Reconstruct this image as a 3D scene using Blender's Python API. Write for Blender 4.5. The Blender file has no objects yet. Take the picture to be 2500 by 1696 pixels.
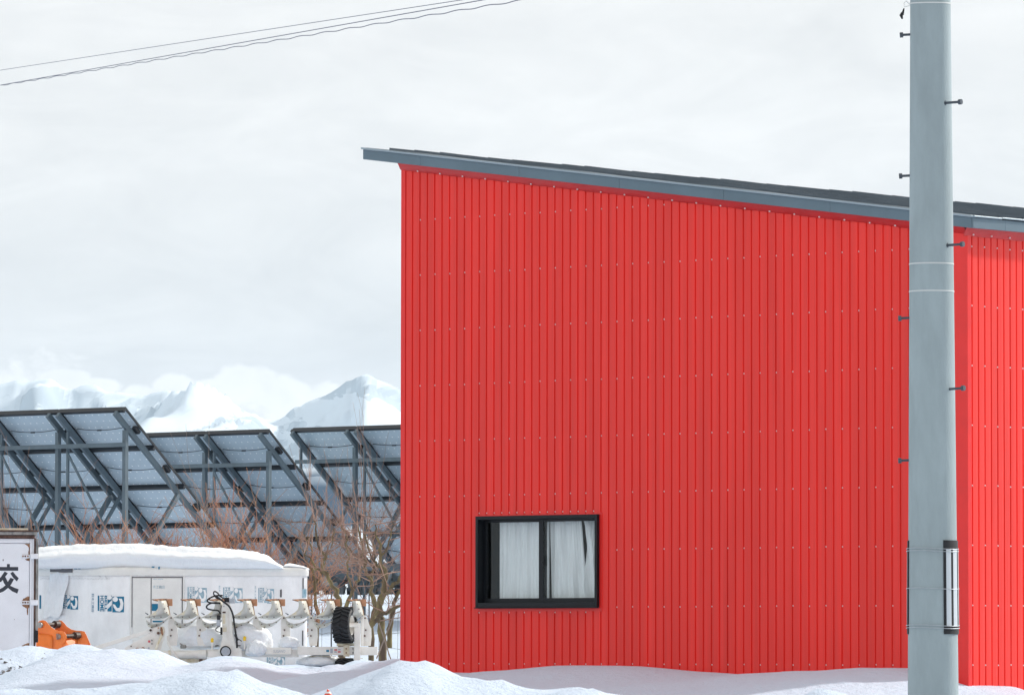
import bpy, bmesh, math, random
import numpy as np
from mathutils import Vector, Matrix, noise as mnoise

# ------------------------------------------------------------------ camera, sky, sun
sc = bpy.context.scene
COL = sc.collection
F = 14770.0                 # focal length in pixels of the 2500 px wide photograph
TILT = math.atan2(742.0, F)
ROLL = 0.0013
CAM = Vector((0.0, 0.0, 1.0))
fwd = Vector((0, math.cos(TILT), math.sin(TILT)))
up0 = Vector((0, -math.sin(TILT), math.cos(TILT)))
rt0 = Vector((1, 0, 0))
crt = rt0 * math.cos(ROLL) + up0 * math.sin(ROLL)
cup = up0 * math.cos(ROLL) - rt0 * math.sin(ROLL)
cd = bpy.data.cameras.new('camera')
cd.sensor_width = 36.0
cd.sensor_fit = 'HORIZONTAL'
cd.lens = F / 2500.0 * 36.0
cd.clip_start = 0.5
cd.clip_end = 120000.0
cam = bpy.data.objects.new('camera', cd)
COL.objects.link(cam)
M = Matrix.Identity(4)
for i in range(3):
    M[i][0] = crt[i]; M[i][1] = cup[i]; M[i][2] = -fwd[i]; M[i][3] = CAM[i]
cam.matrix_world = M
sc.camera = cam

SUN_EL = math.radians(30.0)
SUN_H = Vector((0.85, 0.527, 0)).normalized()          # direction towards the sun, on the ground
SUN_DIR = Vector((SUN_H.x * math.cos(SUN_EL), SUN_H.y * math.cos(SUN_EL), math.sin(SUN_EL)))
sd = bpy.data.lights.new('sun', 'SUN')
sd.energy = 4.2
sd.angle = math.radians(2.5)
sd.color = (1.0, 0.955, 0.885)
sun = bpy.data.objects.new('sun', sd)
COL.objects.link(sun)
sun.rotation_euler = SUN_DIR.to_track_quat('Z', 'Y').to_euler()

sc.view_settings.view_transform = 'Standard'
sc.view_settings.look = 'None'
sc.view_settings.gamma = 1.0
sc.view_settings.exposure = 0.0
sc.view_settings.use_curve_mapping = False
sc.render.engine = 'CYCLES'
sc.cycles.use_denoising = True
sc.cycles.max_bounces = 8
sc.cycles.diffuse_bounces = 4
sc.cycles.transparent_max_bounces = 12
sc.cycles.volume_bounces = 1


def W(px, py, d):
    """point of the place that lies d metres ahead of the camera under pixel (px, py) of the photograph"""
    X = (px - 1250.0) / F
    Y = (848.0 - py) / F
    v = fwd + crt * X + cup * Y
    return CAM + v * (d / v.y)


def nset(nt, kind, **kw):
    n = nt.nodes.new(kind)
    for k, v in kw.items():
        setattr(n, k, v)
    return n


world = bpy.data.worlds.new('World')
sc.world = world
world.use_nodes = True
nt = world.node_tree
nt.nodes.clear()
L = nt.links.new
out = nset(nt, 'ShaderNodeOutputWorld')
sky = nset(nt, 'ShaderNodeTexSky', sky_type='NISHITA', sun_disc=False)
sky.sun_elevation = SUN_EL
sky.sun_rotation = math.atan2(SUN_H.x, SUN_H.y)
bg_sky = nset(nt, 'ShaderNodeBackground')
bg_sky.inputs[1].default_value = 0.12
L(sky.outputs[0], bg_sky.inputs[0])
tc = nset(nt, 'ShaderNodeTexCoord')


def vmath(op, a, b=None, s=None):
    n = nset(nt, 'ShaderNodeVectorMath', operation=op)
    for i, v in ((0, a), (1, b)):
        if v is None:
            continue
        if isinstance(v, (tuple, list)):
            n.inputs[i].default_value = v
        else:
            L(v, n.inputs[i])
    return n


def wm(op, a, b=None, c=None, clamp=False):
    n = nset(nt, 'ShaderNodeMath', operation=op)
    n.use_clamp = clamp
    for i, v in ((0, a), (1, b), (2, c)):
        if v is None:
            continue
        if isinstance(v, (int, float)):
            n.inputs[i].default_value = v
        else:
            L(v, n.inputs[i])
    return n.outputs[0]


def wnoise(scale_vec, off, scale, detail, rough, dist=0.0):
    a = vmath('MULTIPLY', tc.outputs['Generated'], scale_vec)
    b = vmath('ADD', a.outputs[0], off)
    n = nset(nt, 'ShaderNodeTexNoise')
    n.inputs['Scale'].default_value = scale
    n.inputs['Detail'].default_value = detail
    n.inputs['Roughness'].default_value = rough
    n.inputs['Distortion'].default_value = dist
    L(b.outputs[0], n.inputs['Vector'])
    return n.outputs['Fac']


sep = nset(nt, 'ShaderNodeSeparateXYZ')
L(tc.outputs['Generated'], sep.inputs[0])
gz = sep.outputs['Z']
# high thin cloud deck: soft long streaks over the whole sky
n1 = wnoise((1.0, 1.0, 2.6), (3.1, 0.4, 7.7), 9.0, 6.0, 0.55, 0.6)
n2 = wnoise((1.0, 1.0, 3.2), (9.1, 2.4, 1.7), 26.0, 5.0, 0.6, 0.8)
n3 = wnoise((1.0, 1.0, 1.6), (0.3, 5.4, 4.0), 60.0, 4.0, 0.6, 0.4)
s1 = wm('MULTIPLY', wm('SUBTRACT', n1, 0.5), 0.26)
s2 = wm('MULTIPLY', wm('SUBTRACT', n2, 0.5), 0.26)
s3 = wm('MULTIPLY', wm('SUBTRACT', n3, 0.5), 0.10)
ssum = wm('ADD', wm('ADD', s1, s2), s3)
deck = wm('ADD', ssum, 0.885)
lowf = nset(nt, 'ShaderNodeMapRange', interpolation_type='SMOOTHSTEP')
lowf.inputs['From Min'].default_value = 0.03
lowf.inputs['From Max'].default_value = 0.09
lowf.inputs['To Min'].default_value = 0.93
lowf.inputs['To Max'].default_value = 1.0
L(gz, lowf.inputs['Value'])
deck = wm('MULTIPLY', deck, lowf.outputs[0])
deck = wm('MINIMUM', wm('MAXIMUM', deck, 0.76), 0.98)
# cumulus bank low over the mountains, all round the horizon
c1 = wnoise((1.0, 1.0, 1.5), (0.42, 0.0, 0.13), 60.0, 6.0, 0.58, 0.25)
band = wm('SUBTRACT', 1.0, wm('ABSOLUTE', wm('DIVIDE', wm('SUBTRACT', gz, 0.032), 0.013)))
field = wm('ADD', wm('MULTIPLY', wm('SUBTRACT', c1, 0.54), 2.3), wm('MULTIPLY', band, 0.42))
CLOUDS = [(600, 935, 95, 52), (520, 965, 90, 46), (690, 960, 75, 50), (745, 990, 55, 34), (420, 950, 70, 45), (165, 935, 80, 34), (245, 945, 70, 30),
          (20, 945, 60, 30), (930, 975, 90, 50), (340, 965, 60, 34)]
for (cx, cy, rx, ry) in CLOUDS:
    d = (W(cx, cy, 1000.0) - CAM).normalized()
    df = vmath('SUBTRACT', tc.outputs['Generated'], (d.x, d.y, d.z))
    df = vmath('MULTIPLY', df.outputs[0], (F / rx, 0.0, F / ry))
    ln = vmath('LENGTH', df.outputs[0])
    b = wm('SUBTRACT', 0.9, wm('MULTIPLY', ln.outputs['Value'], 0.9))
    b = wm('ADD', b, wm('MULTIPLY', wm('SUBTRACT', c1, 0.5), 1.7))
    field = wm('MAXIMUM', field, b)
cum = nset(nt, 'ShaderNodeMapRange', interpolation_type='SMOOTHSTEP')
cum.inputs['From Min'].default_value = 0.0
cum.inputs['From Max'].default_value = 0.26
L(field, cum.inputs['Value'])
cumlum = wm('ADD', 1.03, wm('MULTIPLY', wm('SUBTRACT', n3, 0.5), 0.45))
lum_mix = nset(nt, 'ShaderNodeMix', data_type='FLOAT')
L(wm('MULTIPLY', cum.outputs[0], 0.95), lum_mix.inputs['Factor'])
L(deck, lum_mix.inputs['A'])
L(cumlum, lum_mix.inputs['B'])
tint = nset(nt, 'ShaderNodeMix', data_type='RGBA')
tint.inputs['A'].default_value = (0.99, 0.995, 0.985, 1)
tint.inputs['B'].default_value = (1.0, 0.995, 0.975, 1)
tf = nset(nt, 'ShaderNodeMapRange')
tf.inputs['From Min'].default_value = 0.74
tf.inputs['From Max'].default_value = 0.95
L(lum_mix.outputs[0], tf.inputs['Value'])
L(tf.outputs[0], tint.inputs['Factor'])
bg_cl = nset(nt, 'ShaderNodeBackground')
L(tint.outputs['Result'], bg_cl.inputs[0])
L(lum_mix.outputs[0], bg_cl.inputs[1])
mixs = nset(nt, 'ShaderNodeMixShader')
mixs.inputs[0].default_value = 0.97
world.cycles.sampling_method = 'MANUAL'
world.cycles.sample_map_resolution = 256
L(bg_sky.outputs[0], mixs.inputs[1])
L(bg_cl.outputs[0], mixs.inputs[2])
L(mixs.outputs[0], out.inputs[0])


# ------------------------------------------------------------------ materials
MATS = {}


def mat(name, col, rough=0.6, metal=0.0, spec=0.5, var=0.0, vscale=3.0, col2=None, bump=0.0, bscale=40.0, stretch=(1, 1, 1), detail=4.0, coat=0.0, lo=0.35, hi=0.65, trans=0.0):
    m = bpy.data.materials.new(name)
    m.use_nodes = True
    t = m.node_tree
    b = t.nodes['Principled BSDF']
    b.inputs['Base Color'].default_value = (*col, 1)
    b.inputs['Roughness'].default_value = rough
    b.inputs['Metallic'].default_value = metal
    b.inputs['Specular IOR Level'].default_value = spec
    if coat:
        b.inputs['Coat Weight'].default_value = coat
        b.inputs['Coat Roughness'].default_value = 0.25
    if trans:
        b.inputs['Transmission Weight'].default_value = trans
    if var or col2 or bump:
        c = t.nodes.new('ShaderNodeTexCoord')
        mp = t.nodes.new('ShaderNodeMapping')
        mp.inputs['Scale'].default_value = stretch
        t.links.new(c.outputs['Object'], mp.inputs[0])
    if var or col2:
        n = t.nodes.new('ShaderNodeTexNoise')
        n.inputs['Scale'].default_value = vscale
        n.inputs['Detail'].default_value = detail
        n.inputs['Roughness'].default_value = 0.6
        t.links.new(mp.outputs[0], n.inputs['Vector'])
        r = t.nodes.new('ShaderNodeValToRGB')
        r.color_ramp.elements[0].position = lo
        r.color_ramp.elements[1].position = hi
        ca = tuple(max(0, x * (1 - var)) for x in col)
        cb = col2 if col2 else tuple(min(1, x * (1 + var)) for x in col)
        r.color_ramp.elements[0].color = (*ca, 1)
        r.color_ramp.elements[1].color = (*cb, 1)
        t.links.new(n.outputs['Fac'], r.inputs[0])
        t.links.new(r.outputs[0], b.inputs['Base Color'])
    if bump:
        n2 = t.nodes.new('ShaderNodeTexNoise')
        n2.inputs['Scale'].default_value = bscale
        n2.inputs['Detail'].default_value = 5
        t.links.new(mp.outputs[0], n2.inputs['Vector'])
        bp = t.nodes.new('ShaderNodeBump')
        bp.inputs['Strength'].default_value = 1.0
        bp.inputs['Distance'].default_value = bump
        t.links.new(n2.outputs['Fac'], bp.inputs['Height'])
        t.links.new(bp.outputs[0], b.inputs['Normal'])
    MATS[name] = m
    return m


mat('red_metal', (0.83, 0.025, 0.016), 0.38, spec=0.5, var=0.085, vscale=1.6, stretch=(4, 4, 0.15), bump=0.007, bscale=2.0)  # vertical tone streaks, partly painting in the uneven sheen across the ribs
mat('red_trim', (0.81, 0.021, 0.018), 0.33, spec=0.5, var=0.04, vscale=4, bump=0.006, bscale=4.0)
mat('red_flash', (0.55, 0.014, 0.014), 0.30, spec=0.5, var=0.06, vscale=5, bump=0.008, bscale=5.0)
mat('drip_metal', (0.30, 0.37, 0.42), 0.35, metal=0.2)
mat('roof_metal', (0.075, 0.105, 0.135), 0.45, spec=0.5, var=0.15, vscale=6, stretch=(0.6, 8, 1), bump=0.003, bscale=20)
mat('fascia_metal', (0.115, 0.172, 0.212), 0.4, spec=0.5, var=0.06, vscale=2, bump=0.002, bscale=6)
mat('black_alu', (0.006, 0.008, 0.011), 0.4, spec=0.3, var=0.1, vscale=5)
mat('dark_room', (0.01, 0.011, 0.012), 0.9)
mat('curtain_cloth', (0.92, 0.92, 0.92), 0.95, spec=0.1, var=0.06, vscale=6, stretch=(6, 6, 0.5))
mat('screw_steel', (0.74, 0.66, 0.66), 0.3, metal=0.0)
mat('concrete', (0.315, 0.375, 0.395), 0.8, spec=0.25, var=0.09, vscale=2.6, stretch=(2, 2, 0.6), bump=0.0025, bscale=60, detail=8)
mat('galvanised', (0.42, 0.46, 0.50), 0.45, metal=0.7, var=0.1, vscale=30)
mat('dark_steel', (0.07, 0.085, 0.105), 0.5, metal=0.3, var=0.15, vscale=20)
mat('band_steel', (0.62, 0.64, 0.63), 0.45, metal=0.4)
mat('black_rubber', (0.012, 0.013, 0.016), 0.6, spec=0.4, var=0.3, vscale=12)
mat('reflective_white', (0.56, 0.60, 0.64), 0.35, spec=0.5)
mat('cable_black', (0.08, 0.10, 0.17), 0.5)
mat('steel_frame', (0.105, 0.145, 0.172), 0.55, metal=0.15, var=0.12, vscale=3, bump=0.001, bscale=30)
mat('module_black', (0.014, 0.018, 0.024), 0.45)
mat('clamp_black', (0.012, 0.014, 0.018), 0.5)
mat('twig_orange', (0.62, 0.27, 0.18), 0.75, spec=0.3, var=0.2, vscale=2.5, col2=(0.42, 0.25, 0.14))
mat('twig_brown', (0.33, 0.235, 0.19), 0.8, spec=0.2, var=0.25, vscale=2, col2=(0.37, 0.23, 0.18))
mat('twig_grey', (0.27, 0.22, 0.19), 0.8, spec=0.2, var=0.2, vscale=2)
mat('bark_moss', (0.14, 0.105, 0.08), 0.9, spec=0.15, var=0.2, vscale=7, col2=(0.24, 0.205, 0.10), bump=0.008, bscale=40, stretch=(1, 1, 0.4), lo=0.4, hi=0.7)
mat('wrap_white', (0.89, 0.90, 0.91), 0.55, spec=0.35, var=0.09, vscale=2.6, bump=0.035, bscale=4.0, stretch=(1, 1, 0.5))
mat('wrap_loose', (0.80, 0.83, 0.86), 0.4, spec=0.5, var=0.04, vscale=3.0, bump=0.02, bscale=9.0)
mat('print_blue', (0.012, 0.17, 0.30), 0.6, spec=0.3, var=0.15, vscale=8)
mat('print_faded', (0.24, 0.44, 0.56), 0.6, spec=0.3, var=0.25, vscale=9, col2=(0.48, 0.62, 0.70))
mat('white_paint', (0.80, 0.80, 0.775), 0.45, spec=0.45, var=0.05, vscale=4, bump=0.002, bscale=12)
mat('seam_dark', (0.12, 0.12, 0.13), 0.8)
mat('container_white', (0.80, 0.82, 0.86), 0.5, spec=0.4, var=0.04, vscale=3, bump=0.003, bscale=8)
mat('rust', (0.22, 0.10, 0.055), 0.9, spec=0.15, var=0.35, vscale=22, col2=(0.40, 0.23, 0.14), bump=0.003, bscale=60)
mat('rust_dark', (0.10, 0.055, 0.045), 0.85, spec=0.2, var=0.35, vscale=14, col2=(0.16, 0.10, 0.08), bump=0.002, bscale=50)
mat('weathered_post', (0.26, 0.27, 0.27), 0.8, var=0.4, vscale=14, stretch=(1, 1, 0.4), col2=(0.42, 0.40, 0.37))
mat('ink_grey', (0.045, 0.052, 0.066), 0.6, spec=0.3)
mat('bucket_orange', (0.72, 0.17, 0.022), 0.42, spec=0.5, var=0.08, vscale=6, bump=0.002, bscale=14)
mat('pin_brown', (0.055, 0.03, 0.02), 0.55, var=0.3, vscale=20)
mat('pin_steel', (0.30, 0.29, 0.28), 0.35, metal=0.8)
mat('plow_white', (0.80, 0.785, 0.73), 0.45, spec=0.45, var=0.05, vscale=7, col2=(0.84, 0.83, 0.79), bump=0.002, bscale=20)
mat('plow_worn', (0.60, 0.60, 0.555), 0.35, spec=0.5, var=0.08, vscale=6, col2=(0.74, 0.66, 0.42), bump=0.002, bscale=25, lo=0.5, hi=0.75)
mat('plow_yellowed', (0.72, 0.62, 0.40), 0.5, var=0.15, vscale=12, col2=(0.80, 0.76, 0.64))
mat('share_rust', (0.50, 0.26, 0.15), 0.75, var=0.15, vscale=14)
mat('yellow_plastic', (0.85, 0.56, 0.01), 0.4)
mat('sticker_red', (0.62, 0.10, 0.12), 0.5)
mat('sticker_grey', (0.40, 0.45, 0.52), 0.5)
mat('cone_red', (0.72, 0.10, 0.05), 0.5, var=0.1, vscale=12)
mat('cone_white', (0.82, 0.80, 0.78), 0.5)
mat('soil', (0.10, 0.085, 0.08), 0.95, var=0.5, vscale=20, col2=(0.30, 0.28, 0.27))
mat('hedge_dark', (0.13, 0.155, 0.175), 0.9, var=0.3, vscale=3)
mat('fence_wire', (0.10, 0.10, 0.11), 0.6)


def snow_mat(name, bump1, bump2):
    m = bpy.data.materials.new(name)
    m.use_nodes = True
    t = m.node_tree
    b = t.nodes['Principled BSDF']
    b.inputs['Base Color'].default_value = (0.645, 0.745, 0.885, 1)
    b.inputs['Roughness'].default_value = 0.75
    b.inputs['Specular IOR Level'].default_value = 0.25
    c = t.nodes.new('ShaderNodeTexCoord')
    prev = None
    for sc_, di in ((9.0, bump1), (45.0, bump2)):
        n = t.nodes.new('ShaderNodeTexNoise')
        n.inputs['Scale'].default_value = sc_
        n.inputs['Detail'].default_value = 7
        n.inputs['Roughness'].default_value = 0.65
        t.links.new(c.outputs['Object'], n.inputs['Vector'])
        bp = t.nodes.new('ShaderNodeBump')
        bp.inputs['Distance'].default_value = di
        t.links.new(n.outputs['Fac'], bp.inputs['Height'])
        if prev:
            t.links.new(prev.outputs[0], bp.inputs['Normal'])
        prev = bp
    t.links.new(prev.outputs[0], b.inputs['Normal'])
    MATS[name] = m
    return m


snow_mat('snow', 0.05, 0.012)
snow_mat('snow_soft', 0.016, 0.005)
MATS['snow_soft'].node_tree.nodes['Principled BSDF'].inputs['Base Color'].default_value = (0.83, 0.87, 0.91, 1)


def glass_mat():
    m = bpy.data.materials.new('window_glass')
    m.use_nodes = True
    t = m.node_tree
    t.nodes.clear()
    o = t.nodes.new('ShaderNodeOutputMaterial')
    tr = t.nodes.new('ShaderNodeBsdfTransparent')
    tr.inputs[0].default_value = (0.95, 0.975, 0.98, 1)
    gl = t.nodes.new('ShaderNodeBsdfGlossy')
    gl.inputs['Roughness'].default_value = 0.04
    fr = t.nodes.new('ShaderNodeFresnel')
    fr.inputs['IOR'].default_value = 1.45
    mx = t.nodes.new('ShaderNodeMixShader')
    wk = t.nodes.new('ShaderNodeMath'); wk.operation = 'MULTIPLY'; wk.inputs[1].default_value = 0.28
    t.links.new(fr.outputs[0], wk.inputs[0])
    t.links.new(wk.outputs[0], mx.inputs[0])
    t.links.new(tr.outputs[0], mx.inputs[1])
    t.links.new(gl.outputs[0], mx.inputs[2])
    t.links.new(mx.outputs[0], o.inputs[0])
    MATS['window_glass'] = m


glass_mat()


def vary(name, amt):
    t = MATS[name].node_tree
    b = t.nodes['Principled BSDF']
    src = b.inputs['Base Color'].links[0].from_socket
    oi = t.nodes.new('ShaderNodeObjectInfo')
    mr = t.nodes.new('ShaderNodeMapRange')
    mr.inputs['To Min'].default_value = 1 - amt
    mr.inputs['To Max'].default_value = 1 + amt
    t.links.new(oi.outputs['Random'], mr.inputs['Value'])
    hs = t.nodes.new('ShaderNodeHueSaturation')
    t.links.new(mr.outputs[0], hs.inputs['Value'])
    t.links.new(src, hs.inputs['Color'])
    t.links.new(hs.outputs[0], b.inputs['Base Color'])


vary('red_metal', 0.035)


def module_mat():
    """pale backsheet of a solar module with the light diamonds between its cells"""
    m = bpy.data.materials.new('module_back')
    m.use_nodes = True
    t = m.node_tree
    b = t.nodes['Principled BSDF']
    b.inputs['Roughness'].default_value = 0.3
    c = t.nodes.new('ShaderNodeTexCoord')
    s = t.nodes.new('ShaderNodeSeparateXYZ')
    t.links.new(c.outputs['Object'], s.inputs[0])

    def mm(op, a, v):
        n = t.nodes.new('ShaderNodeMath')
        n.operation = op
        for i, q in ((0, a), (1, v)):
            if q is None:
                continue
            if isinstance(q, (int, float)):
                n.inputs[i].default_value = q
            else:
                t.links.new(q, n.inputs[i])
        return n.outputs[0]
    fx = mm('ABSOLUTE', mm('SUBTRACT', mm('FRACT', mm('DIVIDE', mm('ADD', s.outputs['X'], 8.000), 0.1585), None), 0.5), None)
    fy = mm('ABSOLUTE', mm('SUBTRACT', mm('FRACT', mm('DIVIDE', mm('ADD', s.outputs['Y'], 7.925), 0.1585), None), 0.5), None)
    dia = mm('GREATER_THAN', mm('ADD', fx, fy), 0.895)
    lnx = mm('GREATER_THAN', fx, 0.488)
    lny = mm('GREATER_THAN', fy, 0.488)
    ln = mm('MULTIPLY', mm('MAXIMUM', lnx, lny), 0.13)
    f = mm('MAXIMUM', dia, ln)
    nz = t.nodes.new('ShaderNodeTexNoise')
    nz.inputs['Scale'].default_value = 1.2
    t.links.new(c.outputs['Object'], nz.inputs['Vector'])
    base = t.nodes.new('ShaderNodeMix')
    base.data_type = 'RGBA'
    base.inputs['A'].default_value = (0.43, 0.55, 0.64, 1)
    base.inputs['B'].default_value = (0.51, 0.60, 0.67, 1)
    t.links.new(nz.outputs['Fac'], base.inputs['Factor'])
    mx = t.nodes.new('ShaderNodeMix')
    mx.data_type = 'RGBA'
    t.links.new(f, mx.inputs['Factor'])
    t.links.new(base.outputs['Result'], mx.inputs['A'])
    mx.inputs['B'].default_value = (0.95, 0.97, 0.98, 1)
    t.links.new(mx.outputs['Result'], b.inputs['Base Color'])
    MATS['module_back'] = m


module_mat()


# ------------------------------------------------------------------ mesh helpers
class MB:
    def __init__(s):
        s.v = []; s.f = []; s.m = []; s.mi = 0

    def add(s, verts, faces):
        n = len(s.v)
        s.v += [tuple(p) for p in verts]
        s.f += [tuple(i + n for i in f) for f in faces]
        s.m += [s.mi] * len(faces)
        return s

    def box(s, lo, hi):
        (x0, y0, z0), (x1, y1, z1) = lo, hi
        return s.add([(x0, y0, z0), (x1, y0, z0), (x1, y1, z0), (x0, y1, z0), (x0, y0, z1), (x1, y0, z1), (x1, y1, z1), (x0, y1, z1)],
                     [(0, 3, 2, 1), (4, 5, 6, 7), (0, 1, 5, 4), (1, 2, 6, 5), (2, 3, 7, 6), (3, 0, 4, 7)])

    def bar(s, p, q, w, h, upv=(0, 0, 1)):
        p = Vector(p); q = Vector(q); d = (q - p).normalized()
        upv = Vector(upv)
        a = d.cross(upv)
        if a.length < 1e-4:
            a = d.cross(Vector((0, 1, 0)))
        a.normalize(); b = a.cross(d).normalized()
        vs = []
        for c in (p, q):
            for sa, sb in ((-1, -1), (1, -1), (1, 1), (-1, 1)):
                vs.append(c + a * (sa * w / 2) + b * (sb * h / 2))
        return s.add(vs, [(0, 1, 2, 3), (7, 6, 5, 4), (0, 4, 5, 1), (1, 5, 6, 2), (2, 6, 7, 3), (3, 7, 4, 0)])

    def tube(s, pts, r, n=8, cap=True):
        pts = [Vector(p) for p in pts]
        rs = r if isinstance(r, (list, tuple)) else [r] * len(pts)
        vs = []; prev = None
        for i, p in enumerate(pts):
            t = (pts[min(i + 1, len(pts) - 1)] - pts[max(i - 1, 0)])
            if t.length < 1e-9:
                t = Vector((0, 0, 1))
            t.normalize()
            if prev is None:
                a = t.cross(Vector((0.13, 0.31, 0.94)))
                if a.length < 1e-3:
                    a = t.cross(Vector((1, 0, 0)))
            else:
                a = prev - t * prev.dot(t)
                if a.length < 1e-6:
                    a = t.cross(Vector((1, 0.2, 0)))
            a.normalize(); prev = a
            b = t.cross(a)
            for k in range(n):
                an = 2 * math.pi * k / n
                vs.append(p + (a * math.cos(an) + b * math.sin(an)) * rs[i])
        fs = []
        for i in range(len(pts) - 1):
            for k in range(n):
                k2 = (k + 1) % n
                fs.append((i * n + k, i * n + k2, (i + 1) * n + k2, (i + 1) * n + k))
        if cap:
            fs.append(tuple(range(n - 1, -1, -1)))
            o = (len(pts) - 1) * n
            fs.append(tuple(o + k for k in range(n)))
        return s.add(vs, fs)

    def prism(s, pts, off):
        """closed outline of 3D points, pushed along off"""
        off = Vector(off); n = len(pts)
        a = [Vector(p) for p in pts]
        vs = a + [p + off for p in a]
        fs = [tuple(range(n)), tuple(range(2 * n - 1, n - 1, -1))]
        for i in range(n):
            j = (i + 1) % n
            fs.append((i, i + n, j + n, j))
        return s.add(vs, fs)

    def grid(s, rows, closed=False):
        nr = len(rows); nc = len(rows[0])
        vs = [p for r in rows for p in r]
        fs = []
        for i in range(nr - 1):
            for j in range(nc - 1 + (1 if closed else 0)):
                j2 = (j + 1) % nc
                fs.append((i * nc + j, i * nc + j2, (i + 1) * nc + j2, (i + 1) * nc + j))
        return s.add(vs, fs)

    def ball(s, c, r, n=8, m=5):
        c = Vector(c)
        rr = r if isinstance(r, (tuple, list)) else (r, r, r)
        rows = []
        for i in range(m + 1):
            th = math.pi * i / m
            rows.append([c + Vector((math.sin(th) * math.cos(2 * math.pi * k / n) * rr[0], math.sin(th) * math.sin(2 * math.pi * k / n) * rr[1], math.cos(th) * rr[2])) for k in range(n)])
        return s.grid(rows, True)


INV = {}


def link(o, parent=None):
    COL.objects.link(o)
    if parent is not None:
        o.parent = parent
        INV[o.name] = INV.get(parent.name, Matrix.Identity(4))
    return o


def tag(o, label=None, cat=None, group=None, kind=None):
    if label: o['label'] = label
    if cat: o['category'] = cat
    if group: o['group'] = group
    if kind: o['kind'] = kind
    return o


def root(name, label, cat, loc, rz=0.0, group=None):
    o = bpy.data.objects.new(name, None)
    o.empty_display_size = 0.2
    o.location = loc
    o.rotation_euler = (0, 0, rz)
    COL.objects.link(o)
    INV[o.name] = (Matrix.Translation(Vector(loc)) @ Matrix.Rotation(rz, 4, 'Z')).inverted()
    return tag(o, label, cat, group)


def obj(name, mb, mats, parent=None, smooth=False, bevel=0.0, world=True, fix=True):
    """link the collected shapes as ONE mesh object; world: coordinates are world ones"""
    me = bpy.data.meshes.new(name)
    vs = mb.v
    if parent is not None and world:
        iv = INV.get(parent.name, Matrix.Identity(4))
        vs = [tuple(iv @ Vector(p)) for p in vs]
    me.from_pydata(vs, [], mb.f)
    if isinstance(mats, str):
        mats = [mats]
    for q in mats:
        me.materials.append(MATS[q])
    me.polygons.foreach_set('material_index', mb.m)
    if smooth is True:
        me.polygons.foreach_set('use_smooth', [True] * len(me.polygons))
    if fix:
        bm = bmesh.new(); bm.from_mesh(me)
        bmesh.ops.remove_doubles(bm, verts=bm.verts, dist=1e-5)
        bmesh.ops.recalc_face_normals(bm, faces=bm.faces)
        bm.to_mesh(me); bm.free()
    me.update()
    o = bpy.data.objects.new(name, me)
    link(o, parent)
    if smooth == 'auto':
        me.polygons.foreach_set('use_smooth', [True] * len(me.polygons))
        me.set_sharp_from_angle(angle=math.radians(38))
    if bevel:
        md = o.modifiers.new('bevel', 'BEVEL')
        md.width = bevel; md.segments = 2; md.limit_method = 'ANGLE'; md.angle_limit = math.radians(40)
    return o


def dup(o, parent, loc=None):
    c = o.copy()
    COL.objects.link(c)
    c.parent = parent
    INV[c.name] = INV.get(parent.name, Matrix.Identity(4)) if parent else Matrix.Identity(4)
    if loc is not None:
        c.location = loc
    return c


# value noise for height fields
class VN:
    def __init__(s, seed):
        s.t = np.random.RandomState(seed).rand(256, 256)

    def __call__(s, x, y):
        xi = np.floor(x).astype(int); yi = np.floor(y).astype(int)
        fx = x - xi; fy = y - yi
        fx = fx * fx * fx * (fx * (fx * 6 - 15) + 10); fy = fy * fy * fy * (fy * (fy * 6 - 15) + 10)
        g = lambda a, b: s.t[a & 255, b & 255]
        return ((g(xi, yi) * (1 - fx) + g(xi + 1, yi) * fx) * (1 - fy) + (g(xi, yi + 1) * (1 - fx) + g(xi + 1, yi + 1) * fx) * fy) * 2 - 1

    def fbm(s, x, y, o=5, g=0.5):
        r = 0; a = 1.0
        for k in range(o):
            r = r + a * s(x + 17.3 * k, y - 9.1 * k)
            x = x * 2.03; y = y * 2.01; a *= g
        return r

    def ridged(s, x, y, o=5, g=0.5):
        r = 0; a = 1.0
        for k in range(o):
            r = r + a * (1 - np.abs(s(x + 17.3 * k, y - 9.1 * k)))
            x = x * 2.07; y = y * 2.03; a *= g
        return r


VNA = VN(3); VNB = VN(11)
# ------------------------------------------------------------------ lay-out of the red building (needed by the snow drift)
TH = math.radians(41.1)
U = Vector((math.cos(TH), -math.sin(TH), 0))        # along its front, to the right and nearer
V = Vector((math.sin(TH), math.cos(TH), 0))         # along its side, away
Q0 = W(2197, 1300, 62.0)


def s_raw(px):
    w = W(px, 1000, 60.0)
    k = w.x / w.y
    return (k * Q0.y - Q0.x) / (U.x - k * U.y)


S_L = s_raw(982.5)
BL = Vector((Q0.x, Q0.y, 0)) + U * S_L                # left front corner on the ground
BW = s_raw(2361.0) - S_L                              # width of the front
BD = 14.0                                             # depth of the building


def fr(px, py, out=0.0):
    """front wall: pixel -> (s along the wall, height)"""
    s = s_raw(px) - S_L
    p = BL + U * s - V * out
    d = p.y
    return s, W(px, py, d).z


# ------------------------------------------------------------------ snow field
def gbump(x, y, cx, cy, sx, sy):
    return np.exp(-((x - cx) / sx) ** 2 - ((y - cy) / sy) ** 2)


BY = [-400, 0, 30, 40, 46, 52, 58, 64, 70, 76, 84, 95, 103, 112, 124, 140, 300, 2000, 60000]
BZ = [-.5, -.5, -.5, -.45, -.05, .22, .40, .50, .56, .62, .70, .78, .85, 1.25, 2.1, 2.35, 2.0, 0.0, 0.0]
BUMPS = [(-120, 1570, 83, 1.2, 2.0), (70, 1578, 82, 0.8, 1.8), (200, 1577, 82, 0.7, 1.8), (330, 1583, 84, 0.8, 2.0), (2470, 1690, 60.6, 0.5, 1.2), (900, 1612, 88, 0.5, 1.5), (560, 1606, 88, 0.7, 1.5)]
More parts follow.
